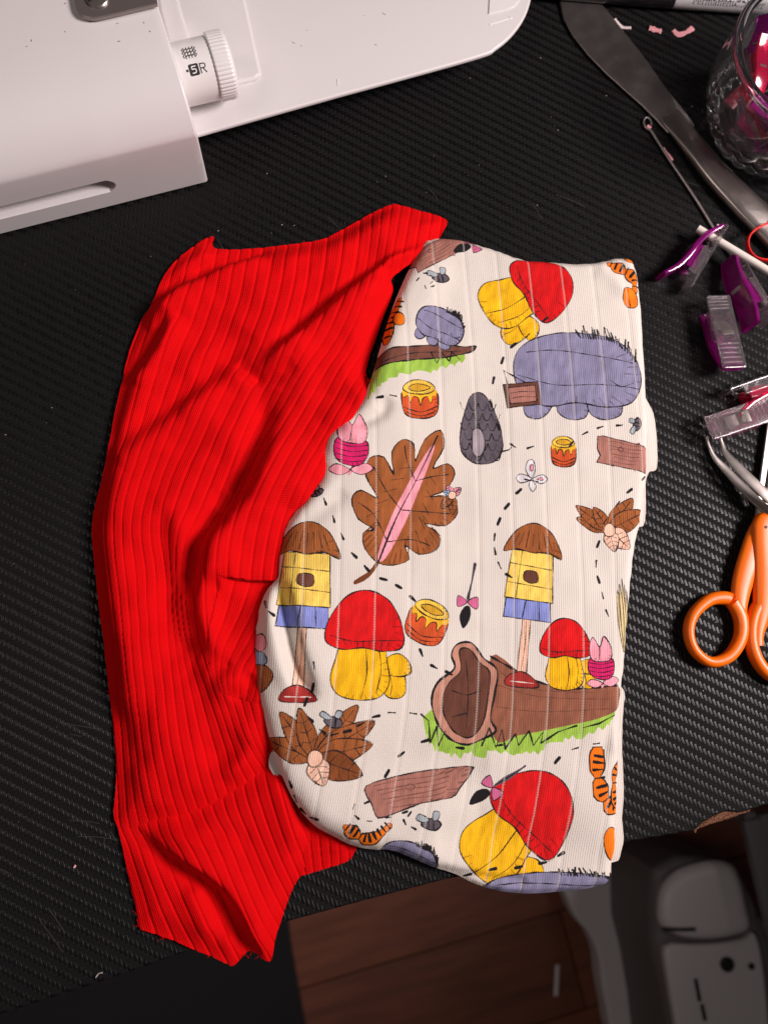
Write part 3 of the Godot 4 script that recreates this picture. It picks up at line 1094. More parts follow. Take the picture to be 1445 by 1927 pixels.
	var folds := [
		[pv([21.6,-142.1,4.5,-133.7,-9.6,-121.9,-23.5,-108.4,-37.1,-96.1,-49.2,-84.1,-59.8,-73.6,-66.3,-66]), 8.5, 3.2, 15.0, -1],
		[pv([0.2,-132,-18,-119.1,-34.5,-105.1,-50.7,-91.3,-61.4,-82.2]), -3.0, 5.0, 7.0],
		[pv([-128.1,-103.7,-116.5,-112.9,-103.4,-121.7,-87.5,-130.7,-73.9,-136.7,-60.2,-140.9]), -7.0, 3.5, 4.0],
		[pv([-123.6,-94.6,-105.6,-109.8,-84.4,-122.5,-62.8,-133]), 5.0, 8.0, 4.0],
		[pv([-133.6,-62.4,-126.3,-71.6,-118.9,-81.8,-114.9,-92,-112.7,-100.8]), -4.0, 4.0, 4.0],
		[pv([-127.1,-63.2,-118.4,-73.3,-111.1,-84.9,-106.4,-98.1]), 3.2, 6.0, 4.0],
		[pv([-134.2,-29.3,-123.1,-38.8,-108.2,-51.9,-95.5,-63.5,-80.1,-77,-69.8,-91.2]), -3.6, 6.0, 6.5],
		[pv([-129.7,-19.1,-115,-33,-97.5,-48.6,-79.6,-64,-69.2,-73.4]), 3.5, 9.0, 6.0],
		[pv([-75.2,-74.9,-71.3,-70.4,-66.9,-67.2,-63,-64.4]), -3.5, 3.0, 3.0],
		[pv([-66.3,-64.3,-55.6,-67.5,-46.3,-74.1]), -3.0, 4.0, 3.0],
		[pv([-58.1,-60.9,-61.8,-48.1,-65.4,-34.1,-69.7,-20.3,-75,-8,-81.2,1.4]), -5.0, 5.5, 6.0],
		[pv([-44.8,-65.5,-49.7,-42.8,-54.6,-26.1,-61.9,-6.9,-71.9,7.9,-77.9,19.9,-79.3,30.3]), 7.5, 8.0, 12.0, 1],
		[pv([-77.6,-6.7,-84.9,5.5,-89.7,13.4,-93.3,23.9,-94.8,35.6,-95.4,45.8]), -5.0, 7.5, 6.0],
		[pv([-80.9,8.1,-86.2,22.6,-88.1,38.1,-87.1,50.9,-83.1,63.5,-77.2,73.5]), 6.0, 5.0, 6.0],
		[pv([-109.4,1.9,-106.8,17.6,-105.2,35.7,-103.5,53.5,-99.6,63.5,-94.3,69,-88.2,73.5]), -4.0, 6.0, 5.5],
		[pv([-100.4,1.7,-100.1,20.1,-98.7,38.2,-96,53.4]), 2.5, 6.0, 6.0],
		[pv([-130,-68.7,-132,-35.4,-132.4,-0.4,-127.8,33.3,-122.3,63.6,-117.8,100.3]), 5.0, 14.0, 14.0],
		[pv([-90.7,77.2,-79.4,80.9,-71.8,84.6,-64.3,85.8]), 3.5, 8.0, 6.0],
		[pv([-81.9,80.4,-77,78.9,-73.1,75.4]), -2.4, 3.0, 3.0],
		[pv([-71.5,92.7,-67.3,87.3,-62.5,80.9]), -3.5, 4.0, 4.0],
		[pv([-89.2,73.5,-86.6,88.2,-82.8,107.7,-77.8,124.4]), -2.5, 5.0, 6.0],
		[pv([-65.8,102.9,-63.5,112.6,-66.9,122.1,-73.9,129.2]), 3.0, 5.0, 5.0],
		[pv([-106.2,88.2,-103.8,112.3,-100.2,135.9]), 2.0, 9.0, 9.0],
		[pv([-22.9,-54.7,-30.8,-34.9,-41.1,-15.4,-46.1,0.9]), 3.0, 8.0, 10.0],
		[pv([10.3,-163.3,-9.7,-150,-35,-136.6]), 1.6, 9.0, 9.0]]
	var smooth_h := func(p: Vector2) -> float:
		var d := edge_distance(p, outline)
		var inner := smoothstep(-1.0, 13.0, d)
		var covered := 0.0
		if Geometry2D.is_point_in_polygon(p, white_outline):
			covered = smoothstep(1.0, 9.0, edge_distance(p, white_outline))
		if covered > 0.99:
			return 2.0
		return lerpf(maxf(1.3, 1.6 + (6.5 + 2.2 * noise.get_noise_2d(p.x, p.y) * 2.0) * inner + maxf(1.08 * fold_height(p, folds), -5.5) * (0.25 + 0.75 * smoothstep(0.0, 8.0, d))), 2.0, covered)
	var hem := pv([-79.6,35,-65.8,36.4,-47.9,36.2])
	var in_below := func(p: Vector2) -> bool:
		return Geometry2D.is_point_in_polygon(p, below)
	var uvs := func(p: Vector2) -> Vector2:
		if in_below.call(p):
			return Vector2(rib_at(p, guides2, gu2), p.y / 5.3)
		return Vector2(rib_at(p, guides, gu), p.y / 5.3)
	var fine := func(p: Vector2, t: Vector2) -> float:
		var h := rib_profile(t.x)
		# the sheet above the hem lies over the one below it
		var q := along_line(p, hem)
		if q.x < 14.0 and not in_below.call(p):
			h += 2.2 * smoothstep(14.0, 0.0, q.x) * smoothstep(0.0, 0.25, q.z)
		elif q.x < 9.0:
			h -= 2.0 * smoothstep(9.0, 1.0, q.x) * smoothstep(0.0, 0.25, q.z)
		return h
	part("large_piece", cloth(outline, 0.52, smooth_h, fine, uvs, 1.0, base), M.red_rib_knit, o)

	# ---- the turned-up lower piece that hangs over the table's edge
	var outline2 := jagged(pv([-122,146.2,-103.5,145.3,-84.6,139.7,-70.3,131.7,-52.3,118.8,-44.1,120.5,-37.8,134.4,-32.1,151,-34.2,160.2,-37.7,169.8,-41.7,176.6,-44.6,183.3,-47.3,191.7,-49.3,197,-50.8,206.2,-53.3,207.5,-56.9,205.4,-61,203.8,-64,205.9,-68.1,209.7,-71.4,208.8,-77.6,205.5,-84.8,202.7,-93.8,198.6,-103.3,195.3,-109.9,192.9,-111.5,190.2,-112,185.4,-114.2,179.1,-116.2,172.4,-119.6,158.8,-122.5,149.6]), 5, 0.15, 8)
	var g2 := smooth_guides([
		pv([-131.8,112.2,-126.1,144.9,-121.3,158.7,-114.8,176.9,-109.7,196.8]),
		pv([-120.9,112.3,-115.4,145.1,-108,159,-97.6,179.4,-83.7,206.3]),
		pv([-105.2,112.4,-100.8,143,-90.9,159.2,-78.2,179.9,-64.9,206.7]),
		pv([-87.7,112.5,-83.4,138.6,-74.3,154.9,-63.5,177.9,-50.1,204.9]),
		pv([-71,112.6,-66.6,131.7,-59.5,150.5,-49.7,171.4,-37.2,196.4]),
		pv([-54.9,112.8,-49.5,131.9,-43.4,150.8,-35.2,171.7,-25.2,192.2]),
		pv([-38.7,112.9,-33.4,132.1,-28.2,151,-20.6,172,-10.7,192.6])])
	var gu_b := guide_counts(g2, 4.8)
	var folds2 := [
		[pv([-118.8,148.7,-110.7,153.9,-102,160.4,-93,166,-84.7,171.2,-78.3,176.3,-72.9,182.2,-67.1,190.8,-60.8,201.4,-58.4,204.7]), -5.5, 5.0, 2.6],
		[pv([-115.3,147.9,-103,155.4,-90.8,162.9,-79.8,168.5,-70.7,175.5,-63.7,185.1,-56.2,199.3,-53.6,206]), 6.0, 2.8, 10.0, 1],
		[pv([-103.4,148,-88.8,153.6,-76.7,156,-64.6,157.4]), 2.5, 4.0, 6.0],
		[pv([-97.5,147.2,-86,151.1,-74.4,153.1,-62.3,155.1]), -2.0, 3.0, 4.0],
		[pv([-87.9,174.7,-83.2,184.2,-77.6,195.4]), 2.5, 5.0, 5.0],
		[pv([-81.9,175.3,-77.5,184.3,-71.6,197.8]), -1.8, 4.0, 4.0],
		[pv([-50.9,124.8,-44.3,143.8,-40.3,160.1]), 2.0, 6.0, 6.0]]
	var smooth2 := func(p: Vector2) -> float:
		var d := edge_distance(p, outline2)
		var inner := smoothstep(0.0, 12.0, d)
		var hang := -0.0025 * pow(maxf(p.y - 190.0 + 0.30 * (p.x + 80.0), 0.0), 2.0)
		return maxf(0.9, 1.8 + (3.6 + 1.2 * noise.get_noise_2d(p.x + 90.0, p.y)) * inner + maxf(fold_height(p, folds2), -3.5) * (0.45 + 0.55 * smoothstep(0.0, 8.0, d))) + hang
	var uvs2 := func(p: Vector2) -> Vector2:
		return Vector2(rib_at(p, g2, gu_b), p.y / 5.3)
	var fine2 := func(_p: Vector2, t: Vector2) -> float:
		return rib_profile(t.x)
	part("lower_piece", cloth(outline2, 0.52, smooth2, fine2, uvs2, 1.0, base), M.red_rib_knit, o)

	# ---- a corner of the under layer showing below the printed cloth
	var outline3 := jagged(pv([-46.1,122.7,-31,132.4,-15.8,151.6,-12.8,159.1,-14,162.4,-16.9,166,-25.5,168.7,-32.8,170.6,-40.1,172.1,-49.9,169.6,-52.8,151]), 5, 0.12, 9)
	var g3 := smooth_guides([
		pv([-61,120.1,-55.4,146.3,-47.3,174.2]),
		pv([-41.1,120.3,-38.2,146.6,-34,174.5]),
		pv([-26.1,120.4,-24.5,146.7,-22.5,174.7]),
		pv([-8.5,120.6,-9.6,147,-8.3,175])])
	var gu_c := guide_counts(g3, 4.6)
	var smooth3 := func(p: Vector2) -> float:
		var d := edge_distance(p, outline3)
		return 1.2 + 1.2 * smoothstep(0.0, 10.0, d) + fold_height(p, [[pv([-30.8,141.9,-24.5,153.8,-18.2,162.1]), 1.6, 6.0, 5.0]])
	var uvs3 := func(p: Vector2) -> Vector2:
		return Vector2(rib_at(p, g3, gu_c), p.y / 5.3)
	part("under_layer", cloth(outline3, 0.52, smooth3, fine2, uvs3, 0.9, base), M.red_rib_knit, o)
	# loose yarn ends along the cut edges
	var yr := RandomNumberGenerator.new()
	yr.seed = 31
	for line in [outline2, outline]:
		for k in 9:
			var i := yr.randi_range(0, line.size() - 2) if line == outline else yr.randi_range(line.size() / 2 - 10, line.size() - 20)
			var p: Vector2 = line[i]
			if Geometry2D.is_point_in_polygon(p, white_outline):
				continue
			var d: Vector2 = (line[i + 1] - p).normalized()
			var out := Vector2(d.y, -d.x)
			var far := p + out * yr.randf_range(0.8, 2.6) + d * yr.randf_range(-2.0, 2.0)
			var yarn := Shape.new()
			sweep(yarn, curve([mm(p.x, 2.2, p.y), mm((p.x + far.x) * 0.5 + 0.3, 2.4, (p.y + far.y) * 0.5), mm(far.x, 1.4, far.y)], 4), [Vector2(0.00013, 0.00013)], Vector3.UP, false, 5)
			part("loose_thread", yarn.mesh(60.0, base), M.red_rib_knit, o)


# ---------------------------------------------------------------- the printed cloth

const PRINT_LO := Vector2(-85, -165)
const PRINT_SIZE := Vector2(228, 356)
const PRINT_RES := 5.75
var ink_image: Image
var pen := Transform2D()
var pen_rng := RandomNumberGenerator.new()
var pen_noise := FastNoiseLite.new()
const INK := Color(0.13, 0.12, 0.13)


func place(c: Vector2, s := 1.0, deg := 0.0, squash := 1.0) -> void:
	# motif units are about a quarter of a millimetre
	pen = Transform2D(deg_to_rad(deg), Vector2(s, s * squash) * 0.265, 0.0, c)


func to_print(pts: Array, closed: bool, per: int) -> PackedVector2Array:
	var o := PackedVector2Array()
	for p in (curve(pts, per, closed) if per > 1 else pts):
		o.append((pen * p - PRINT_LO) * PRINT_RES)
	return o


func pts(a: Array) -> Array:
	var o := []
	for i in range(0, a.size(), 2):
		o.append(Vector2(a[i], a[i + 1]))
	return o


# marker-pen fill, laid down in columns as the knit takes it up
func dye(a: Array, c: Color, per := 5) -> void:
	var poly := to_print(pts(a), true, per)
	var lo := poly[0].x
	var hi := poly[0].x
	for p in poly:
		lo = minf(lo, p.x)
		hi = maxf(hi, p.x)
	var n := poly.size()
	for x in range(maxi(int(lo), 0), mini(int(hi) + 1, ink_image.get_width())):
		var xx := x + 0.5
		var ys := []
		for i in n:
			var p := poly[i]
			var q := poly[(i + 1) % n]
			if (p.x > xx) != (q.x > xx):
				ys.append(p.y + (q.y - p.y) * (xx - p.x) / (q.x - p.x))
		ys.sort()
		var col := fposmod(x, 6.3)
		var tone := 1.0 + pen_rng.randf_range(-0.035, 0.035) + (0.10 if col < 1.3 else 0.0)
		for k in range(0, ys.size() - 1, 2):
			var y0 := maxi(int(round(ys[k])), 0)
			var y1 := int(round(ys[k + 1]))
			var y := y0
			while y < y1:
				var run := mini(pen_rng.randi_range(8, 22), y1 - y)
				var t := tone + pen_rng.randf_range(-0.03, 0.03) + 0.16 * pen_noise.get_noise_2d(x * 1.6 + y * 0.5, y * 0.7)
				ink_image.fill_rect(Rect2i(x, y, 1, run), Color(minf(c.r * t, 1), minf(c.g * t, 1), minf(c.b * t, 1), 1.0))
				y += run


func ink(a: Array, w := 3.0, c := INK, closed := false, per := 5) -> void:
	var line := to_print(pts(a), closed, per)
	if closed:
		line.append(line[0])
	var wide := w * 0.24 * PRINT_RES
	for i in line.size() - 1:
		var d := line[i + 1] - line[i]
		var n := maxi(1, int(d.length() / 0.8))
		for k in n:
			var p := line[i] + d * (float(k) / n)
			var r := wide * (0.8 + 0.35 * sin(p.x * 0.11 + p.y * 0.07)) * 0.5 + pen_rng.randf_range(-0.15, 0.15)
			ink_image.fill_rect(Rect2i(int(p.x - r * 0.75), int(p.y - r), maxi(1, int(round(r * 1.5))), maxi(1, int(round(r * 2.0)))), c)
			ink_image.fill_rect(Rect2i(int(p.x - r), int(p.y - r * 0.6), maxi(1, int(round(r * 2.0))), maxi(1, int(round(r * 1.3)))), c)


func shape_ink(a: Array, c: Color, w := 3.0, per := 5) -> void:
	dye(a, c, per)
	# the sketch beneath the drawing: a few construction lines, then a loose double outline
	var q := pts(a)
	var n := q.size()
	var mid := Vector2.ZERO
	for p in q:
		mid += p / n
	var wide := 0.0
	for p in q:
		wide = maxf(wide, p.distance_to(mid))
	if wide > 24.0 and n > 4:
		# marker hatching along the lower right of the drawing
		var loop := curve(q, 6, true)
		for i in range(0, loop.size(), 2):
			var p: Vector2 = loop[i]
			var away := (p - mid).normalized()
			if away.x + away.y > 0.35:
				var e := p.lerp(mid, pen_rng.randf_range(0.10, 0.30))
				var s0 := p.lerp(mid, 0.03)
				ink([s0.x, s0.y, e.x, e.y], 2.6, Color(c.r * 0.80, c.g * 0.78, c.b * 0.78), false, 1)
	ink(a, w * 0.64, INK, true, per)
	var b := []
	for p in q:
		b.append_array([p.x + pen_rng.randf_range(-1.6, 1.6), p.y + pen_rng.randf_range(-1.6, 1.6)])
	ink(b, w * 0.36, INK, true, per)


const YEL := Color(0.93, 0.71, 0.11)
const PALE := Color(0.94, 0.80, 0.38)
const CRIMSON := Color(0.82, 0.10, 0.11)
const BRN := Color(0.60, 0.35, 0.19)
const UMBER := Color(0.40, 0.25, 0.20)
const LOG := Color(0.55, 0.35, 0.27)
const PLANK := Color(0.64, 0.44, 0.39)
const TAN := Color(0.92, 0.74, 0.64)
const BLU := Color(0.52, 0.56, 0.80)
const STONE := Color(0.52, 0.51, 0.62)
const COAL := Color(0.37, 0.34, 0.37)
const ROSE := Color(0.92, 0.61, 0.66)
const MAG := Color(0.82, 0.14, 0.40)
const ORG := Color(0.93, 0.47, 0.10)
const GRN := Color(0.60, 0.75, 0.30)


# a fat toadstool with a yellow foot and a red cap; kin adds a small one beside it
func toadstool(c: Vector2, s: float, deg: float, kin := true, squash := 1.0) -> void:
	place(c, s, deg, squash)
	if kin:
		shape_ink([44, 92, 50, 50, 66, 44, 80, 54, 84, 90, 66, 102], YEL, 2.6)
		shape_ink([36, 52, 44, 30, 66, 20, 86, 32, 92, 54, 66, 62], YEL, 2.6)
		ink([54, 60, 58, 80, 56, 96], 1.6)
	shape_ink([-34, 0, -50, 40, -56, 76, -38, 102, 0, 108, 36, 100, 52, 74, 46, 36, 32, 0], YEL, 3.2)
	ink([4, 10, 10, 60, 2, 106], 1.7)
	ink([28, 12, 36, 50, 30, 92], 1.5)
	shape_ink([-70, 6, -66, -34, -36, -78, 4, -92, 44, -74, 70, -30, 72, 8, 36, 18, 0, 14, -38, 20], CRIMSON, 3.4)
	ink([-62, -4, -20, 4, 20, 0, 66, -4], 1.6)
	for k in 9:
		ink([-50 + k * 12, 1, -44 + k * 11, 11], 1.1)


func nest_box(c: Vector2, s: float, deg: float) -> void:
	place(c, s, deg)
	shape_ink([-7, 74, 8, 74, 10, 190, -9, 190], TAN, 2.4, 1)
	ink([0, 84, 2, 130, -2, 180], 1.3)
	shape_ink([-24, 186, 0, 176, 26, 188, 30, 202, -26, 204], Color(0.62, 0.20, 0.18), 2.6)
	ink([-20, 196, 24, 195], 1.8, Color(0.93, 0.9, 0.86))
	shape_ink([-42, 40, 42, 40, 46, 80, -44, 80], BLU, 2.8, 1)
	ink([-4, 42, -8, 78], 1.8)
	ink([20, 42, 24, 78], 1.4)
	shape_ink([-40, -48, 40, -48, 46, 44, -46, 44], PALE, 3.0, 1)
	ink([-40, -22, 40, -18], 1.5)
	ink([-42, 14, 44, 18], 1.5)
	ink([-20, -46, -24, 42], 1.3)
	shape_ink([-2, -12, 12, -10, 14, 6, 2, 12, -12, 6, -12, -8], UMBER, 2.2)
	shape_ink([-56, -44, -34, -86, 0, -104, 36, -86, 58, -42, 30, -50, 0, -46, -30, -50], BRN, 3.2)
	for k in 7:
		ink([-40 + k * 13, -54 - 4 * (k % 2), -28 + k * 9, -82 - 3 * (k % 3)], 1.4)


func pot(c: Vector2, s: float, deg: float, squash := 1.0) -> void:
	place(c, s, deg, squash)
	shape_ink([-30, -20, -38, 6, -30, 32, 0, 40, 30, 32, 38, 6, 30, -20], Color(0.80, 0.33, 0.17), 3.6)
	ink([-34, 16, 0, 26, 35, 14], 2.0)
	ink([-30, 26, 0, 34, 31, 25], 1.6)
	dye([-32, -22, -32, -4, -24, -8, -20, 6, -14, -6, -4, -4, 0, 12, 6, -2, 16, -6, 22, 8, 27, -6, 33, -8, 32, -22], Color(0.93, 0.70, 0.18))
	ink([-32, -4, -24, -8, -20, 6, -14, -6, -4, -4, 0, 12, 6, -2, 16, -6, 22, 8, 27, -6, 33, -8], 1.8)
	shape_ink([-34, -24, -20, -38, 0, -42, 22, -37, 34, -24, 20, -14, 0, -11, -22, -14], Color(0.95, 0.78, 0.30), 3.0)
	shape_ink([-22, -25, -8, -33, 12, -32, 23, -25, 8, -19, -12, -19], Color(0.82, 0.62, 0.18), 2.0)


func bee(c: Vector2, s: float, deg: float) -> void:
	place(c, s, deg)
	shape_ink([-20, 0, -6, -10, 12, -8, 20, 2, 10, 11, -8, 10], COAL, 4.0)
	ink([-6, -8, -4, 8], 3.0)
	ink([4, -9, 6, 9], 3.0)
	shape_ink([-4, -8, -24, -18, -30, -8, -14, -2], Color(0.62, 0.66, 0.68), 2.2)
	shape_ink([2, -9, 4, -24, 16, -22, 12, -8], Color(0.62, 0.66, 0.68), 2.2)


func butterfly(c: Vector2, s: float, deg: float) -> void:
	place(c, s, deg)
	for w in [[0, 0, -12, -16, -8, -36, 4, -38, 8, -18], [0, 2, -22, -8, -32, 2, -22, 12], [2, 2, 24, -8, 34, 2, 20, 12], [0, 4, -6, 18, 2, 30, 10, 18]]:
		shape_ink(w, Color(0.86, 0.85, 0.86), 2.4)
	shape_ink([-3, -16, -2, -28, 4, -28, 3, -16], ROSE, 1.4)
	shape_ink([12, 2, 22, -2, 24, 5], ROSE, 1.2)
	ink([-14, 4, 14, 8], 3.0)


# a sprig of pointed brown leaves; the lists give where each leaf points and how long it is
func sprig(c: Vector2, s: float, deg: float, leaves: Array) -> void:
	place(c, s, deg)
	var keep := pen
	for l in leaves:
		var a := deg_to_rad(l[0])
		var d := Vector2(cos(a), sin(a))
		var nn := Vector2(-d.y, d.x)
		var tip: Vector2 = d * l[1]
		var w: float = l[2]
		var q := []
		for e in [Vector2.ZERO, tip * 0.3 + nn * w, tip * 0.65 + nn * w * 0.85, tip, tip * 0.65 - nn * w * 0.85, tip * 0.3 - nn * w]:
			q.append(e.x)
			q.append(e.y)
		shape_ink(q, l[3], 2.4)
		ink([0, 0, tip.x * 0.9, tip.y * 0.9], 1.6)
		for k in 3:
			var b: Vector2 = tip * (0.3 + 0.2 * k)
			ink([b.x, b.y, b.x + (d.x * 0.25 + nn.x * 0.55) * w * 1.4, b.y + (d.y * 0.25 + nn.y * 0.55) * w * 1.4], 1.1)
			ink([b.x, b.y, b.x + (d.x * 0.25 - nn.x * 0.55) * w * 1.4, b.y + (d.y * 0.25 - nn.y * 0.55) * w * 1.4], 1.1)
	pen = keep
	shape_ink([-10, -8, 2, -14, 13, -6, 12, 10, -2, 16, -12, 8], TAN, 2.2)


func oak_leaf(c: Vector2, s: float, deg: float) -> void:
	place(c, s, deg)
	ink([0, 118, -6, 148, -22, 172], 8.0, Color(0.45, 0.26, 0.15))
	shape_ink([0, 124, -30, 112, -44, 88, -30, 74, -62, 70, -86, 44, -78, 22, -46, 22, -80, -4, -88, -36, -66, -50, -38, -30, -58, -64, -50, -94, -28, -96, -14, -70, -14, -112, 4, -142, 22, -118, 20, -72, 40, -92, 60, -80, 56, -46, 36, -22, 70, -40, 92, -18, 80, 14, 46, 26, 78, 34, 82, 60, 58, 80, 30, 76, 46, 96, 26, 116], BRN, 3.4, 3)
	dye([-6, 112, -12, 40, -8, -40, 0, -104, 8, -104, 12, -40, 14, 40, 8, 112], ROSE)
	ink([0, 122, -3, 40, 2, -40, 4, -130], 3.0)
	for q in [[0, 84, -40, 52, -74, 44], [0, 84, 36, 62, 70, 58], [-1, 22, -40, 2, -76, -26], [-1, 22, 40, 6, 80, -10], [1, -36, -26, -62, -42, -86], [1, -36, 26, -58, 50, -74]]:
		ink(q, 2.0)
	for k in 5:
		ink([-50 + 4 * k, 60 - 26 * k, -34 + 5 * k, 40 - 24 * k], 1.2)
		ink([54 - 4 * k, 62 - 27 * k, 36 - 4 * k, 44 - 25 * k], 1.2)


func boulder(c: Vector2, s: float, deg: float, squash := 1.0) -> void:
	place(c, s, deg, squash)
	shape_ink([-78, 34, -104, 62, -100, 92, -70, 96, -48, 66], STONE, 3.2)
	shape_ink([-30, 44, -38, 78, -14, 96, 20, 88, 18, 50], STONE, 3.2)
	shape_ink([28, 40, 26, 78, 54, 92, 90, 80, 84, 44], STONE, 3.2)
	shape_ink([-126, -8, -108, -52, -50, -80, 20, -86, 84, -76, 124, -40, 134, 10, 112, 54, 60, 66, 0, 60, -60, 70, -112, 44], STONE, 3.6)
	ink([-100, -38, -40, -46, 40, -40, 118, -30], 1.7)
	ink([-118, 10, -40, 26, 50, 20, 128, 24], 1.5)
	ink([70, 10, 92, 22, 118, 12], 2.0)
	for k in 22:
		var x := 10.0 + k * 5.4
		var y := -82.0 + pow(maxf(k - 10, 0), 1.6) * 0.9
		ink([x, y + 6, x - 4 + pen_rng.randf_range(-7, 7), y - pen_rng.randf_range(8, 22)], 3.6, INK, false, 1)


func plaque(c: Vector2, s: float, deg: float) -> void:
	place(c, s, deg)
	ink([-30, -22, -36, -54, 10, -24], 3.0, INK, false, 1)
	shape_ink([-40, -22, 36, -26, 40, 24, -36, 30], UMBER, 3.4, 1)
	shape_ink([-31, -15, 29, -18, 31, 17, -28, 21], PLANK, 2.4, 1)
	ink([-26, -2, 0, -5, 28, -4], 1.3)
	ink([-24, 9, 4, 6, 28, 8], 1.3)


func plank_sign(c: Vector2, s: float, deg: float, long := 1.0, point := true) -> void:
	place(c, s, deg)
	var e := 100.0 * long
	if point:
		shape_ink([-e, -16, -e + 20, -26, 0, -30, e * 0.6, -28, e + 6, -22, e * 0.72, 10, e * 0.55, 22, 0, 22, -e + 30, 34, -e + 14, 28, -e + 10, 8], PLANK, 3.2, 2)
	else:
		shape_ink([-e, -26, -e + 10, -30, e, -22, e, 32, -e + 4, 28, -e + 10, 12, -e + 2, 0], PLANK, 3.2, 1)
	for k in 6:
		var y := -20.0 + k * 8.0
		ink([-e + 18 + k * 5, y, -e * 0.3, y - 2 + 3 * (k % 2), e * 0.2, y + 1, e * (0.62 - 0.04 * k), y - 2], 1.3 if k % 2 else 0.9, Color(0.40, 0.25, 0.22))
	ink([-e * 0.25, -8, -e * 0.17, -13, -e * 0.08, -7, -e * 0.17, -2], 1.4, Color(0.36, 0.22, 0.2), true)


func pine_cone(c: Vector2, s: float, deg: float) -> void:
	place(c, s, deg)
	shape_ink([-16, -68, 6, -72, 26, -46, 42, 0, 44, 40, 24, 66, -14, 68, -38, 44, -38, 4, -28, -40], COAL, 3.4)
	for r in 6:
		for k in 4:
			var x := -30.0 + k * 18.0 + 8.0 * (r % 2)
			var y := -48.0 + r * 20.0
			ink([x - 8, y - 4, x - 4, y + 8, x + 4, y + 9, x + 9, y - 4], 1.8)
	dye([-14, 4, 2, 0, 10, 30, 0, 54, -14, 46], Color(0.62, 0.58, 0.6))
	ink([-14, 4, 2, 0, 10, 30, 0, 54, -14, 46], 1.8, INK, true)
	ink([40, 44, 56, 40, 62, 34], 3.0)


func tulip(c: Vector2, s: float, deg: float) -> void:
	place(c, s, deg)
	ink([2, 30, 4, 54, -2, 66], 4.0, ROSE)
	shape_ink([2, 54, 30, 40, 44, 50, 22, 64], ROSE, 2.2)
	shape_ink([0, 56, -26, 46, -40, 58, -18, 68], ROSE, 2.2)
	shape_ink([-26, -6, -34, 24, -16, 44, 16, 46, 32, 24, 26, -6], MAG, 2.8)
	for k in 4:
		ink([-30, 6 + k * 10, 0, 10 + k * 10, 30, 4 + k * 10], 1.5)
	shape_ink([-24, -2, -30, -30, -18, -58, -2, -34, 10, -60, 28, -30, 24, -2, 0, 4], ROSE, 2.8)
	ink([-2, -34, -4, 0], 1.6)


func dashes(line: PackedVector2Array, n: int, w := 5.0, size := 13.0) -> void:
	place(Vector2.ZERO)
	var a := []
	for p in line:
		a.append(p)
	var c := curve(a, 12)
	for k in n:
		var i := int((k + 0.5) * (c.size() - 1) / n)
		var p: Vector2 = c[i]
		var d: Vector2 = (c[mini(i + 1, c.size() - 1)] - c[maxi(i - 1, 0)]).normalized() * size * 0.265 * 0.5
		d = d.rotated(pen_rng.randf_range(-0.2, 0.2))
		pen = Transform2D(0.0, Vector2.ONE, 0.0, p)
		ink([-d.x, -d.y, d.x, d.y], w, INK, false, 1)


func reed(c: Vector2, s: float, deg: float) -> void:
	place(c, s, deg)
	ink([0, -62, -2, -30, -6, 8], 7.0, COAL)
	ink([0, -62, -2, -30, -6, 8], 2.0, INK)
	shape_ink([-10, 24, -18, 44, -8, 66, 2, 44, 0, 24], INK, 2.0)
	shape_ink([-6, 14, -26, 4, -24, 26], Color(0.78, 0.40, 0.55), 2.0)
	shape_ink([-6, 14, 14, 2, 14, 26], Color(0.78, 0.40, 0.55), 2.0)


func banded(line: PackedVector2Array, w: float) -> void:
	place(Vector2.ZERO)
	pen = Transform2D()
	var a := []
	for p in line:
		a.append_array([p.x, p.y])
	ink(a, w + 5.0)
	ink(a, w, ORG)
	var l := []
	for p in line:
		l.append(p)
	var c := curve(l, 5)
	for k in range(1, c.size() - 1, 2):
		var d: Vector2 = (c[k + 1] - c[k - 1]).normalized()
		var q := Vector2(-d.y, d.x) * w * 0.265 * 0.5
		ink([c[k].x - q.x, c[k].y - q.y, c[k].x + q.x * 0.5, c[k].y + q.y * 0.5], 5.0, INK, false, 1)


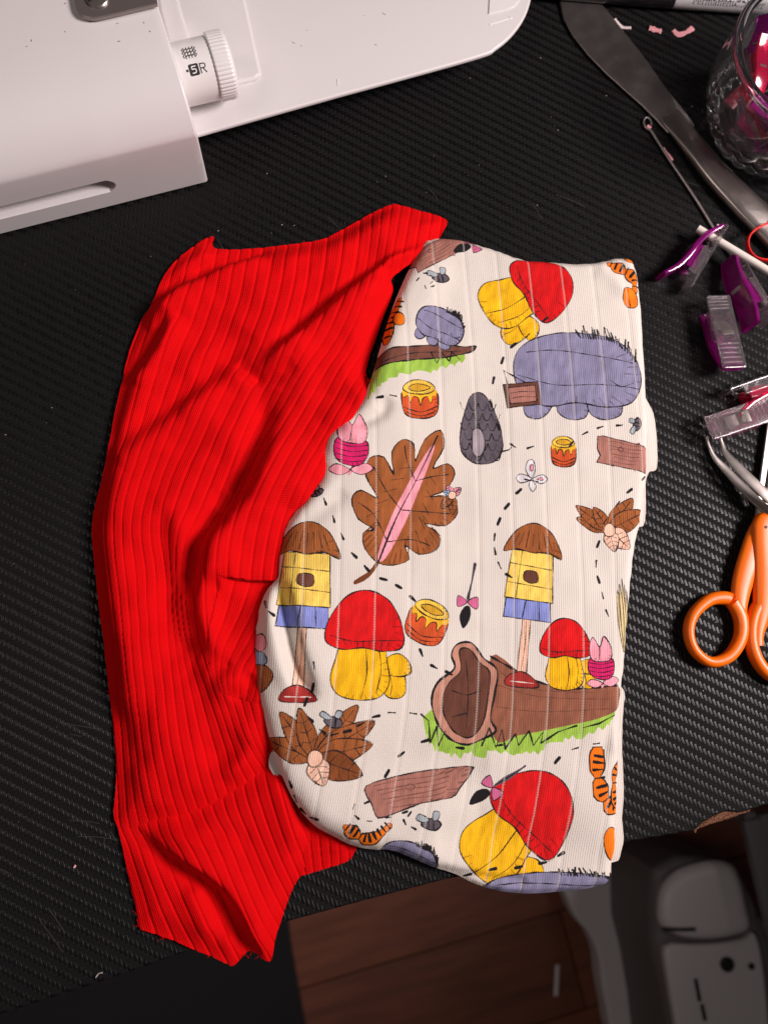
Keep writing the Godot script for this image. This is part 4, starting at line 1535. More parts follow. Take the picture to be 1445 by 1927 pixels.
func log_and_grass() -> void:
	place(Vector2.ZERO)
	pen = Transform2D()
	var fl := func(a: PackedVector2Array) -> Array:
		var o := []
		for p in a:
			o.append_array([p.x, p.y])
		return o
	# grass first, ragged below
	var g := []
	var top := pv([17.8,100.8,26.8,95.9,44.6,105.9,70.5,102.3,96.9,97.5,114.4,91.7])
	var low := pv([112.5,101.8,101.6,108.2,85.7,113,70,117.8,49.4,118.1,34.1,119,24,116,19,108.2])
	for p in curve(Array(top), 4):
		g.append_array([p.x, p.y])
	for p in curve(Array(low), 10):
		g.append_array([p.x + pen_rng.randf_range(-0.6, 0.6), p.y + pen_rng.randf_range(-2.2, 1.6)])
	dye(g, GRN, 1)
	dye(fl.call(pv([51.9,72.1,67.3,80.5,79,85.6,94.7,87.6,115,86.2,115,96.3,104.6,101.7,86,105.6,65.1,109.4,52.2,110.3])), LOG, 4)
	ink(fl.call(pv([51.9,72.1,67.3,80.5,79,85.6,94.7,87.6,115,86.2])), 4.0)
	for q in [pv([55.4,86,76.1,91.6,110.4,92.7]), pv([53.8,96,75.9,98.6,110.1,97.3]), pv([55.6,79,71,87.6,102.6,89.7])]:
		ink(fl.call(q), 1.4, Color(0.43, 0.27, 0.21))
	# the open end
	dye(fl.call(pv([35.5,66.3,42.8,65.8,48.4,72.9,55.1,79,53.2,91,50.9,101.5,53.3,107.4,46.5,111.3,38.8,113.7,30.7,110.7,24.6,102.8,22.2,92.9,25.4,84.5,33.7,78,32.3,71.4])), Color(0.72, 0.52, 0.44), 5)
	ink(fl.call(pv([35.5,66.3,42.8,65.8,48.4,72.9,55.1,79,53.2,91,50.9,101.5,53.3,107.4,46.5,111.3,38.8,113.7,30.7,110.7,24.6,102.8,22.2,92.9,25.4,84.5,33.7,78,32.3,71.4])), 4.0, INK, true)
	dye(fl.call(pv([36.5,69.3,41.7,68.8,46.3,74.9,51.4,80,50.1,91,47.2,103.4,40.9,110.3,33.3,107.8,28.3,99.9,27.9,91.5,31.1,84.5,36.8,79])), UMBER, 5)
	ink(fl.call(pv([36.5,69.3,41.7,68.8,46.3,74.9,51.4,80,50.1,91,47.2,103.4,40.9,110.3,33.3,107.8,28.3,99.9,27.9,91.5,31.1,84.5,36.8,79])), 2.6, INK, true)
	for q in [pv([32.5,88.5,39.7,90.5,46.5,88.5]), pv([31.8,100.9,39.6,98.9]), pv([39.5,73.4,40.3,88.5,38.9,106.3])]:
		ink(fl.call(q), 1.8)
	# scribbled blades
	for q in [pv([17,99.3,20.6,102.3,21.5,112.6,24.6,105.3,25.5,114,28.7,107.2]), pv([46.4,114.2,50.2,105.9,53.1,115.2,56.4,106.9,57.7,115.8,63,108.9,64.4,114.3,69.8,107.5,71.7,114.4,76.6,108,75.3,113.4,83.9,108.1,93.4,105.2]), pv([96.5,106.2,104.5,104.2,112.6,100.3])]:
		ink(fl.call(q), 3.0, INK, false, 1)
	# the small log near the top left
	var g2 := []
	for p in curve(Array(pv([-6.8,-74.5,9.7,-77.9,29.1,-82,41.5,-84.7])), 4):
		g2.append_array([p.x, p.y])
	for p in curve(Array(pv([41.9,-78.9,31.8,-75.7,17.9,-71.2,4.2,-68.5,-4.6,-61.7,-9.5,-54.4])), 8):
		g2.append_array([p.x + pen_rng.randf_range(-0.5, 0.5), p.y + pen_rng.randf_range(-1.6, 1.2)])
	dye(g2, GRN, 1)
	var lg := pv([-6.8,-76.8,1.4,-82.3,15.3,-85,29.2,-87.8,41,-87.1,47.7,-87.9,44.3,-84.2,31.9,-80.9,15.2,-78.1,-1.3,-74.1,-7.3,-71.6])
	dye(fl.call(lg), Color(0.44, 0.28, 0.23), 4)
	ink(fl.call(lg), 3.0, INK, true)
	ink(fl.call(pv([-2.4,-75.2,15.2,-81.6,40.4,-84.7])), 1.6)
	ink(fl.call(pv([23.6,-83,26.9,-77.3,29.7,-83.2,33.6,-78.6,34.8,-83.9,39.2,-80])), 2.4, INK, false, 1)


func draw_print() -> ImageTexture:
	pen_rng.seed = 77
	pen_noise.frequency = 0.02
	pen_noise.seed = 6
	ink_image = Image.create(int(PRINT_SIZE.x * PRINT_RES), int(PRINT_SIZE.y * PRINT_RES), false, Image.FORMAT_RGBA8)
	ink_image.fill(Color(0.93, 0.885, 0.82, 0.0))
	log_and_grass()
	oak_leaf(Vector2(10.7,-5), 1.08, 24.0)
	sprig(Vector2(34.1,-8.1), 0.55, 20.0, [[70, 70, 16, BRN], [110, 66, 15, BRN], [-60, 40, 14, ROSE], [-140, 36, 14, ROSE], [180, 36, 10, Color(0.55, 0.68, 0.80)]])
	nest_box(Vector2(-38.8,36.6), 1.05, 3.0)
	nest_box(Vector2(72.9,33.1), 1.0, 7.0)
	toadstool(Vector2(-10.5,64.6), 0.98, 4.0)
	toadstool(Vector2(89.2,69.5), 0.66, 2.0)
	toadstool(Vector2(78.3,-120.4), 1.0, 62.0)
	toadstool(Vector2(65.1,149.5), 1.12, 48.0)
	boulder(Vector2(101.1,-74.8), 1.0, 2.0)
	plaque(Vector2(72.1,-62.9), 0.92, -4.0)
	boulder(Vector2(28.2,-97.5), 0.38, 20.0, 1.2)
	pine_cone(Vector2(49.2,-43.2), 1.0, 0.0)
	tulip(Vector2(-16.9,-33), 0.98, 4.0)
	tulip(Vector2(107.1,74.1), 0.74, 0.0)
	sprig(Vector2(-33.1,118.6), 1.0, 0.0, [[-160, 90, 20, BRN], [-128, 100, 18, BRN], [-108, 90, 16, BRN], [-50, 118, 20, BRN], [-30, 122, 22, BRN], [-12, 104, 22, BRN], [20, 90, 24, Color(0.50, 0.28, 0.15)], [70, 50, 20, TAN]])
	sprig(Vector2(114.9,8.4), 0.88, 4.0, [[-165, 76, 16, BRN], [-148, 90, 16, BRN], [-128, 60, 14, BRN], [-55, 90, 20, BRN], [-30, 96, 22, BRN], [40, 60, 22, TAN], [75, 50, 16, TAN]])
	pot(Vector2(17.8,-57.1), 0.95, -4.0)
	pot(Vector2(92.7,-32), 0.66, 2.0, 1.15)
	pot(Vector2(20.5,56.1), 1.0, 22.0)
	plank_sign(Vector2(125.5,-31.6), 0.95, 9.0, 0.62, false)
	plank_sign(Vector2(16.2,133.7), 0.98, -8.0)
	plank_sign(Vector2(27.7,-141.2), 0.8, -36.0, 0.85, false)
	butterfly(Vector2(75.3,-17.9), 0.92, 2.0)
	bee(Vector2(29.2,-124.8), 0.9, -10.0)
	bee(Vector2(-24.7,102.3), 0.85, 10.0)
	bee(Vector2(21.1,148.6), 0.9, 4.0)
	bee(Vector2(132.5,-47.5), 0.7, -80.0)
	bee(Vector2(-33.8,-6.7), 0.62, -30.0)
	reed(Vector2(42.8,42.5), 0.95, 8.0)
	reed(Vector2(54.6,132.7), 0.95, 55.0)
	reed(Vector2(51.6,-147.9), 0.9, 60.0)
	# orange, black-banded curls
	banded(pv([103.2,118.6,102.3,125.9,103.9,135.7,107.7,142,113.3,143.5]), 24.0)
	banded(pv([114.5,123.6,111.1,128.5,111,138.2,112.3,143]), 14.0)
	banded(pv([122.9,-138.5,129.2,-135.7,136.1,-131.6,136.8,-124.2]), 18.0)
	banded(pv([7.6,-111.4,4.8,-104.1,2,-96.9,0.3,-86.3]), 16.0)
	banded(pv([-18.5,148.7,-14,152.1,-8.6,154.5,-2.7,152.2,1.7,148.6]), 18.0)
	place(Vector2(133.6,-119.5), 0.8)
	shape_ink([-16, -22, 8, -26, 22, 0, 14, 26, -10, 28, -22, 8], ORG, 3.0)
	ink([-6, -20, -2, 24], 1.6)
	place(Vector2(134.9,-142.2), 0.6)
	shape_ink([-20, 0, 0, -12, 22, -2, 10, 14, -12, 14], ORG, 3.0)
	place(Vector2(107.8,160.1), 0.8)
	shape_ink([0, -36, -16, -18, -14, 16, 0, 36, 14, 24, 16, -24], ORG, 3.0)
	place(Vector2(7,-99.5), 0.5)
	shape_ink([-16, -22, 8, -26, 22, 0, 14, 26, -10, 28, -22, 8], ORG, 3.0)
	# straw-coloured blades by the right edge
	place(Vector2(120.1,53.9), 0.9)
	for k in 5:
		shape_ink([-6 + k * 4, 60, -14 + k * 7, 0, -10 + k * 5, -86 + 12 * absi(k - 2), -2 + k * 5, 0, 2 + k * 3, 60], Color(0.86, 0.78, 0.58), 1.8)
	place(Vector2(-59.6,72.2), 0.9)
	shape_ink([-20, -30, 4, -44, 14, -22, 0, -8], ROSE, 2.6)
	shape_ink([-22, -8, 8, -6, 14, 14, -10, 22], Color(0.55, 0.68, 0.80), 2.4)
	shape_ink([-26, 22, 12, 18, 28, 40, 6, 70, -20, 60], BRN, 2.8)
	boulder(Vector2(80.3,182.9), 1.05, 2.0, 0.45)
	boulder(Vector2(10.5,165.4), 0.4, 20.0)
	# flight trails
	dashes(pv([87.9,-107.1,77.4,-96.3,67.2,-88.5,59.8,-76.5,55.2,-61.9,59,-44.8,68.3,-33.7,79.5,-35.4]), 9)
	dashes(pv([94.8,-34.3,103.5,-41.6,115,-46.2,127.9,-47.1]), 4)
	dashes(pv([70.4,-12.9,60.5,-0.4,55.2,13.3,57,26.6,64.3,34.5]), 7)
	dashes(pv([-30.9,-4.3,-25,7.6,-17,22.1,-6.5,32.5,6.5,38.9,15.6,46.6]), 8)
	dashes(pv([137.6,-21.1,124.3,-9.6,112.3,5.7,107.1,26.1,109.2,39.4,112.4,55.2]), 9)
	dashes(pv([16.8,67.1,19.3,74.7,28.3,79,32.7,81]), 3)
	dashes(pv([-33.9,73.4,-34.2,85.9,-37.8,95.7,-31.4,105.4,-23.8,107.9,-15.1,105.5,-6.3,100.7,5.1,98.3,17.8,99.6]), 11)
	dashes(pv([59.8,113.3,39.2,115.6,18.9,111.8,5,120.2,-0.8,129.7]), 5)
	dashes(pv([-6.2,137.9,-14.9,140.1,-11.1,146,1.2,145,11.2,142.8,8.7,147.5,14.8,151.1]), 9, 4.0, 9.0)
	dashes(pv([-44.5,128,-41.9,136.3,-36.9,143.4,-30.8,145.8]), 4)
	dashes(pv([15.5,-121,21.2,-126.3,25.4,-122.9,21.1,-118.2,26.8,-119.9]), 6, 3.6, 8.0)
	dashes(pv([-6.8,-55.9,1.4,-58.1,5.5,-57.7]), 2)
	dashes(pv([35.6,173.5,48.1,170.2,63.2,169.6,78.4,167.3,86.2,162.8]), 5)
	dashes(pv([80.1,123.3,92.1,116,106.6,113.2]), 3)
	dashes(pv([-57.8,45.8,-56.4,50.8,-52.5,53.4]), 2)
	# the open, dropped stitches took no dye
	for k in 16:
		var line := []
		for q in STITCH_LINE:
			line.append(Vector2(-92.0 + k * 17.4 + q.x, q.y))
		var c := curve(line, 60)
		for p in c:
			var t: Vector2 = (p - PRINT_LO) * PRINT_RES
			for dx in range(-3, 4):
				var x := int(t.x) + dx
				for y in range(int(t.y), int(t.y) + 7):
					if x >= 0 and y >= 0 and x < ink_image.get_width() and y < ink_image.get_height():
						var was := ink_image.get_pixel(x, y)
						if was.a > 0.9:
							was.a = 0.62 + 0.10 * absi(dx) + 0.1 * sin(y * 0.9)
							ink_image.set_pixel(x, y, was)
	return ImageTexture.create_from_image(ink_image)


# how the stitch columns drift sideways down the cloth (millimetres)
var STITCH_LINE := [Vector2(-6, -170), Vector2(-2.5, -110), Vector2(0, -50), Vector2(0, 30), Vector2(-1.5, 80), Vector2(-6, 120), Vector2(-18, 178), Vector2(-24, 200)]
var white_outline := PackedVector2Array()


func make_printed_cloth() -> void:
	var o := thing("printed_fabric", "cream knit fabric printed with colourful woodland sketches, folded beside the red fabric", "fabric", mm(48,0,23))
	var base := base_of(o)
	var noise := FastNoiseLite.new()
	noise.frequency = 0.014
	noise.fractal_octaves = 3
	noise.seed = 15
	var outline := white_outline
	var m: StandardMaterial3D = M.cream_knit
	m.detail_enabled = true
	m.detail_albedo = draw_print()
	m.detail_uv_layer = BaseMaterial3D.DETAIL_UV_2
	m.detail_blend_mode = BaseMaterial3D.BLEND_MODE_MIX
	var cols := []
	for q in STITCH_LINE:
		cols.append(q)
	var drift := PackedVector2Array(curve(cols, 16))
	var column := func(p: Vector2) -> float:
		var i := clampi(int((p.y + 170.0) / 3.3), 0, drift.size() - 2)
		while i > 0 and drift[i].y > p.y:
			i -= 1
		while i < drift.size() - 2 and drift[i + 1].y < p.y:
			i += 1
		var t := clampf((p.y - drift[i].y) / (drift[i + 1].y - drift[i].y), 0.0, 1.0)
		return p.x - lerpf(drift[i].x, drift[i + 1].x, t)
	var folds := [
		[pv([-51.4,36,-48,50.8,-44.6,65.9,-40.3,79.7,-34.1,92.7]), -6.5, 4.2, 3.0],
		[pv([-56.6,43.2,-54.4,58.4,-49.9,75.9,-43.6,90.7]), 3.0, 5.0, 4.0],
		[pv([-44.8,32.8,-41.1,50.8,-37,68.4,-30.4,85.9]), 3.0, 5.0, 9.0],
		[pv([-18.8,-43,-9.4,-45.4,-2.7,-49,2,-57]), -3.2, 3.4, 3.4],
		[pv([-30.2,-28.8,-22.8,-35.9,-12.1,-39.8]), 2.4, 5.0, 5.0],
		[pv([-47.1,7.9,-36.9,-4.2,-25.2,-13.9]), 1.6, 5.0, 7.0],
		[pv([-43.2,11.9,-30.3,1,-19.9,-7.2]), -1.8, 4.0, 5.0],
		[pv([-48.3,122.1,-26.1,127.5,-1.3,124.9,26.4,121.8,49.3,123.5]), -2.6, 12.0, 12.0],
		[pv([-40.6,138.6,-16.1,142.5,13.6,143.6,43.7,144.5]), 2.6, 12.0, 12.0],
		[pv([23.5,155.9,48.5,154.4,73.6,159.1,104.1,161.9]), -2.4, 11.0, 11.0],
		[pv([114.8,98.8,109.4,111.2,104,123.5]), -1.8, 4.0, 4.0],
		[pv([120.2,88.7,115.6,103.8,111.6,118.7]), 1.8, 4.0, 5.0],
		[pv([119.9,-139,128.6,-134.7,134.6,-127.2,136.8,-115]), -2.0, 3.5, 3.5],
		[pv([115.3,-135.7,125.3,-129.9,132,-117.9]), 1.6, 5.0, 5.0],
		[pv([27,169.2,38.1,171.9,50.5,174,64.2,175.2]), -2.6, 2.0, 1.4, 0],
		[pv([-6.8,-71.6,9.8,-89.5,21.1,-113.7,29.9,-138.3]), 2.4, 9.0, 10.0],
		[pv([10,-140.5,4.3,-113,-2.7,-86.2]), 1.5, 6.0, 6.0]]
	var smooth_h := func(p: Vector2) -> float:
		var d := edge_distance(p, outline)
		if not Geometry2D.is_point_in_polygon(p, outline):
			d = 0.0
		var over := smoothstep(62.0, -40.0, p.x)   # how much lies on the red cloth
		var wide := lerpf(4.5, 10.0, over)
		var e := clampf(d / wide, 0.0, 1.0)
		var edge := sqrt(1.0 - (1.0 - e) * (1.0 - e))
		var hang := -0.003 * pow(maxf(p.y - 168.0 + 0.22 * (p.x - 40.0), 0.0), 2.0)
		return lerpf(0.9, 6.5, over) + (lerpf(4.6, 7.5, over) + 1.6 * noise.get_noise_2d(p.x, p.y)) * edge + fold_height(p, folds) * edge + hang
	var uvs := func(p: Vector2) -> Vector2:
		return Vector2(column.call(p) / 2.2, p.y / 2.2)
	var fine := func(_p: Vector2, t: Vector2) -> float:
		var g := absf(fposmod((t.x * 2.2 + 92.0) / 17.4 + 0.5, 1.0) - 0.5) * 17.4
		return -0.28 * exp(-g * g / 0.9)
	var uv2s := func(p: Vector2) -> Vector2:
		return (p - PRINT_LO) / PRINT_SIZE
	part("printed_layer", cloth(outline, 0.72, smooth_h, fine, uvs, 1.0, base, uv2s), m, o)
	# plain backs of the layers beneath, seen past the edges
	for q in [pv([135.3,-65.8,142.4,-58.6,144.2,-50.7,144.6,-39.7,143.9,-27.5,142.5,-24.1,139,-22.9,136.9,-16.6,136.4,-5.3,135,4.3,132.3,6,125.3,6.1,124.6,-30.6]), pv([112.6,86.3,119.4,88.9,118.3,99.1,116.9,114.2,116.7,126.7,116.3,139,114.9,148.7,115.2,157.9,113.6,164.1,111.2,168.4,105.8,163,107.1,114.2]), pv([-51,112.5,-53.6,116.8,-54.5,121.5,-52.7,125.8,-48.6,130.6,-42.6,136.3,-35.8,136.4,-41.2,112.6])]:
		var ol := jagged(q, 5, 0.1, 4)
		var lift := 1.4 if q[0].x > 0.0 else 4.6
		var sm := func(p: Vector2) -> float:
			return lift + 0.9 * smoothstep(0.0, 5.0, edge_distance(p, ol))
		part("under_layer", cloth(ol, 0.8, sm, fine, uvs, 0.8, base), M.cream_knit_back, o)


# ---------------------------------------------------------------- tools

func make_scissors() -> void:
	var o := thing("scissors", "pair of scissors with bright orange plastic handles and steel blades", "scissors", mm(198.1,0,7.4))
	var base := base_of(o)
	# each handle: a ring and the shank that leads to the pivot, one plastic moulding
	var ring1 := []
	for p in [mm(176.7,4.6,43.5), mm(181.3,4.6,52.1), mm(180.4,4.6,62.8), mm(173.5,4.6,72.3), mm(163.3,4.6,75.4), mm(155.2,4.6,69.7), mm(152.6,4.6,60.2), mm(155.7,4.6,51.1), mm(163.5,4.6,44.1), mm(170.4,4.6,42.2)]:
		ring1.append(p)
	var c1 := mm(166.5,4.6,59.1)
	for i in ring1.size():
		ring1[i] = c1 + (ring1[i] - c1) * 0.965
	var h1 := Shape.new()
	var r1 := curve(ring1, 6, true)
	var s1 := []
	for i in r1.size():
		var fat := 1.05 + 0.2 * cos(TAU * i / r1.size() - 0.3)
		s1.append(Vector2(0.0029 * fat, 0.0036))
	sweep(h1, r1, s1, Vector3.UP, true, 14, 0.85)
	var sk1 := curve([mm(179.4,4.6,61.7), mm(180.7,4.6,53.4), mm(180.7,4.6,46.2), mm(182.5,4.8,37.3), mm(186,5.2,27.2), mm(190.3,5.2,16.7), mm(194.6,5.2,6.9), mm(196.9,5.2,0.4)], 6)
	var z1 := []
	for i in sk1.size():
		var t := float(i) / (sk1.size() - 1)
		z1.append(Vector2(lerpf(0.0024, 0.0058, smoothstep(0.0, 0.6, t)) * (1.0 - 0.35 * smoothstep(0.75, 1.0, t)), 0.0033 - 0.0006 * t))
	sweep(h1, sk1, z1, Vector3.UP, false, 14, 0.8)
	part("handle", h1.mesh(50.0, base), M.orange_plastic, o)
	var h2 := Shape.new()
	var ring2 := []
	var c2 := mm(204.2,4.6,60.6)
	for k in 12:
		var a := TAU * k / 12
		ring2.append(c2 + Vector3(cos(a) * 0.0185, 0, sin(a) * 0.0235).rotated(Vector3.UP, -0.25))
	var r2 := curve(ring2, 6, true)
	r2.reverse()
	sweep(h2, r2, [Vector2(0.0031, 0.0038)], Vector3.UP, true, 14, 0.85)
	var sk2 := curve([mm(188.2,5,66.7), mm(188.8,5,60.1), mm(191.8,5.2,50.7), mm(194.1,6,38.6), mm(195.4,7,25.1), mm(195.7,7.4,12.8), mm(196.5,7.4,4.5), mm(197.9,7,0.7)], 6)
	var z2 := []
	for i in sk2.size():
		var t := float(i) / (sk2.size() - 1)
		z2.append(Vector2(lerpf(0.0026, 0.0068, smoothstep(0.0, 0.6, t)) * (1.0 - 0.4 * smoothstep(0.8, 1.0, t)), 0.0032))
	sweep(h2, sk2, z2, Vector3.UP, false, 14, 0.8)
	part("handle", h2.mesh(50.0, base), M.orange_plastic, o)
	# blades
	var b1 := Shape.new()
	slab(b1, pv([192,8.5,193.5,1.5,198,-19.8,203.9,-45.4,212.1,-78.9,218.7,-97.4,220.5,-79.1,215.2,-43.3,211.2,-20.1,206.5,4.1,200.4,8.3]), 2.6, 4.2, 0.4, 2)
	part("blade", b1.mesh(25.0, base), M.blade_steel, o)
	var b2 := Shape.new()
	slab(b2, pv([195.4,6,201.8,-19.4,209.2,-48.4,220.7,-93.5,224,-96.7,220.4,-60.5,213.4,-19.7,208.6,5.8]), 4.4, 6.0, 0.4, 2)
	part("blade", b2.mesh(25.0, base), M.blade_steel, o)
	var pin := Shape.new()
	lathe(pin, Transform3D(Basis(), mm(205.7,5.9,-11.5)), [Vector2(0.0042, 0), Vector2(0.0042, 0.0008), Vector2(0.0034, 0.0014)], 28)
	part("pivot_screw", pin.mesh(30.0, base), M.steel, o)
	var dent := Shape.new()
	lathe(dent, Transform3D(Basis(), mm(195.1,10.4,6.9)), [Vector2(0.0008, -0.001), Vector2(0.0008, 0.00045)], 14)
	part("moulding_dot", dent.mesh(30.0, base), M.ink_black, o)


func make_tweezers() -> void:
	var o := thing("tweezers", "steel tweezers with bent tips reaching in beside the scissor blades", "tweezers", mm(192.1,0,-24))
	var base := base_of(o)
	for q in [[[mm(175,9,-43.3), mm(176.2,9,-37), mm(177.3,9.5,-32.3), mm(181.7,11,-25.2), mm(190,13,-14.7), mm(199.8,14,-4.1), mm(220.5,14,14.9)], 1.0], [[mm(171.7,1.6,-43), mm(173,1.6,-37.2), mm(175.4,1.8,-31.4), mm(180.9,2.5,-24.4), mm(189.6,5,-12.8), mm(200,9,-0), mm(220.4,13,16.4)], 0.9]]:
		var path := curve(q[0], 8)
		var sz := []
		for i in path.size():
			var t := float(i) / (path.size() - 1)
			sz.append(Vector2(lerpf(0.0008, 0.0030, smoothstep(0.05, 0.7, t)) * q[1], lerpf(0.0007, 0.0011, t)))
		var sh := Shape.new()
		sweep(sh, path, sz, Vector3.UP, false, 12, 0.7)
		part("arm", sh.mesh(40.0, base), M.steel, o)
	var grip := Shape.new()
	rbox(grip, Transform3D(Basis(Vector3.UP, -0.72), mm(221.6,13.5,15.9)), Vector3(0.009, 0.0035, 0.006), 0.0008)
	part("joint", grip.mesh(30.0, base), M.steel, o)


func make_knife() -> void:
	var o := thing("butter_knife", "dull steel butter knife lying between the machine and the glass jar", "knife", mm(157,0,-248.3))
	var base := base_of(o)
	var left := pv([108.6,-323.4,104.4,-314.7,103.1,-304.9,104.8,-294.2,110,-282.9,118,-271.4,128.4,-259.5,138.9,-249.1,147.8,-240.6,156.6,-230.9,162.7,-223.1])
	var right := pv([179.5,-228.8,172.7,-239.4,164.3,-251.4,156.6,-264.2,150.2,-274.3,143.1,-284.5,135.2,-296.1,128.3,-305.7,120.2,-315.9,114.1,-322.8])
	var poly := PackedVector2Array()
	var edge := []
	for p in left:
		poly.append(p)
	for p in right:
		edge.append(p)
	var c := curve(edge, 8)
	for i in c.size():
		var n := Vector2(0.8, -0.6) * (0.22 if i % 2 and i > 30 and i < 62 else 0.0)
		poly.append(c[i] + n)
	var blade := Shape.new()
	slab(blade, poly, 0.6, 2.2, 0.7, 3)
	part("blade", blade.mesh(22.0, base), M.knife_steel, o)
	var h := Shape.new()
	var path := curve([mm(164.4,1.5,-235.2), mm(169.9,1.9,-226.6), mm(179.2,2.6,-211.7), mm(188.4,3.4,-197.6), mm(202.1,3.8,-181.1), mm(216.3,3.8,-165.4), mm(248.4,3.8,-129.1)], 8)
	var sz := []
	for i in path.size():
		var t := float(i) / (path.size() - 1)
		sz.append(Vector2(lerpf(0.0071, 0.0095, smoothstep(0.2, 1.0, t)), lerpf(0.0010, 0.0034, smoothstep(0.0, 0.4, t))))
	sweep(h, path, sz, Vector3.UP, false, 20, 0.7)
	part("handle", h.mesh(50.0, base), M.knife_steel, o)


func make_marker() -> void:
	var o := thing("marker_pen", "black capped marker pen with white barrel and black lettering at the top edge", "pen", mm(184.5,0,-318.3))
	var base := base_of(o)
	var a := Vector2(94.8,-310.2)
	var b := Vector2(226.7,-309.6)
	var d := (b - a).normalized()
	var p0 := mm(a.x, 6.2, a.y)
	var ax := Vector3(d.x, 0, d.y)
	var side := Vector3(d.y, 0, -d.x)
	var xf := Transform3D(Basis(side, ax, side.cross(ax)), p0)
	var L := (b - a).length() * 0.001
	var cap := Shape.new()
	lathe(cap, xf, [Vector2(0.0042, -0.004), Vector2(0.0056, 0.0), Vector2(0.0062, L * 0.52), Vector2(0.0061, L * 0.57)], 36)
	part("cap", cap.mesh(30.0, base), M.marker_black, o)
	var barrel := Shape.new()
	lathe(barrel, xf, [Vector2(0.0058, L * 0.57), Vector2(0.006, L * 0.58), Vector2(0.006, L * 1.2), Vector2(0.005, L * 1.24)], 36)
	var br := part("barrel", barrel.mesh(30.0, base), M.marker_white, o)
	var font := SystemFont.new()
	font.font_names = PackedStringArray(["Droid Serif"])
	font.font_italic = true
	for q in [["Sharpie", 0.0078, -0.42, 0.0], ["Permanent Marker", 0.0024, -0.98, 0.0]]:
		var tm := TextMesh.new()
		tm.text = q[0]
		tm.font = font
		tm.font_size = 48
		tm.pixel_size = q[1] / 48.0
		tm.depth = 0.0
		# bend the letters round the barrel
		var arr := tm.surface_get_arrays(0)
		var sh := Shape.new()
		var v: PackedVector3Array = arr[Mesh.ARRAY_VERTEX]
		var mid := L * 0.81
		for p in v:
			var an: float = q[2] + p.y / 0.00606
			sh.vert(xf * (Vector3(sin(an), 0, -cos(an)) * 0.00606 + Vector3(0, mid + p.x, 0)))
		var ix: PackedInt32Array = arr[Mesh.ARRAY_INDEX]
		if ix.size() == 0:
			ix = PackedInt32Array(range(v.size()))
		for k in range(0, ix.size() - 2, 3):
			sh.tri(ix[k], ix[k + 1], ix[k + 2])
		part("lettering", sh.mesh(60.0, base), M.ink_black, br)


# ---------------------------------------------------------------- jar and clips

# one sewing clip in its own axes: x runs from the jaws' mouth to the grip's end, y is up; the tinted lever is arched over the clear flat foot
func clip_meshes() -> Dictionary:
	var w := 0.0055
	var lever := Shape.new()
	var path := curve([Vector3(0.017, 0.0022, 0), Vector3(0.011, 0.0055, 0), Vector3(0.004, 0.0078, 0), Vector3(-0.004, 0.0086, 0), Vector3(-0.011, 0.0102, 0), Vector3(-0.018, 0.0138, 0)], 5)
	var sz := []
	for i in path.size():
		var t := float(i) / (path.size() - 1)
		sz.append(Vector2(w * (1.0 - 0.12 * absf(2 * t - 1)), 0.0011 + 0.0004 * sin(PI * t)))
	sweep(lever, path, sz, Vector3.UP, false, 12, 0.5)
	for k in 2:
		rbox(lever, Transform3D(Basis(Vector3(0, 0, 1), 0.15), Vector3(-0.003, 0.0062, (k * 2 - 1) * 0.0042)), Vector3(0.012, 0.0045, 0.001), 0.0003)
	var foot := Shape.new()
	rbox(foot, Transform3D(Basis(), Vector3(0.0, 0.0009, 0)), Vector3(0.035, 0.0017, w * 2), 0.0006)
	for k in 2:
		rbox(foot, Transform3D(Basis(), Vector3(-0.004, 0.0032, (k * 2 - 1) * 0.0049)), Vector3(0.014, 0.0044, 0.001), 0.0003)
	for k in 5:
		rbox(foot, Transform3D(Basis(), Vector3(0.0055 + k * 0.0022, 0.0020, 0)), Vector3(0.0009, 0.0009, w * 1.8), 0.0002)
	for k in 4:
		rbox(foot, Transform3D(Basis(), Vector3(-0.0115 - k * 0.0016, 0.0020, 0)), Vector3(0.0008, 0.0008, w * 1.8), 0.0002)
	var spring := Shape.new()
	var c := []
	for k in 13:
		var a := lerpf(-1.9, 1.9, k / 12.0)
		c.append(Vector3(-0.0045 + 0.0062 - 0.0085 * (1.0 - absf(k - 6.0) / 6.0), 0.0048 + 0.0049 * sin(a * 0.83), 0))
	sweep(spring, c, [Vector2(0.0028, 0.00025)], Vector3(1, 0, 0.0), false, 8, 0.5)
	return {"lever": lever.mesh(45.0), "foot": foot.mesh(30.0), "spring": spring.mesh(40.0)}


var clip_parts := {}


func clip(label: String, tint: String, at: Vector3, turn: Basis, group := "") -> Node3D:
	if clip_parts.is_empty():
		clip_parts = clip_meshes()
	var o := thing("sewing_clip", label, "clip", at, group)
	o.basis = turn
	if group == "":
		o.basis = turn.scaled(Vector3.ONE * 1.22)
	part("lever", clip_parts.lever, M[tint], o)
	part("foot", clip_parts.foot, M.clear_plastic, o)
	part("spring", clip_parts.spring, M.steel, o)
	return o


func turned(yaw: float, pitch: float, roll: float) -> Basis:
	return Basis(Vector3.UP, deg_to_rad(yaw)) * Basis(Vector3(0, 0, 1), deg_to_rad(pitch)) * Basis(Vector3(1, 0, 0), deg_to_rad(roll))


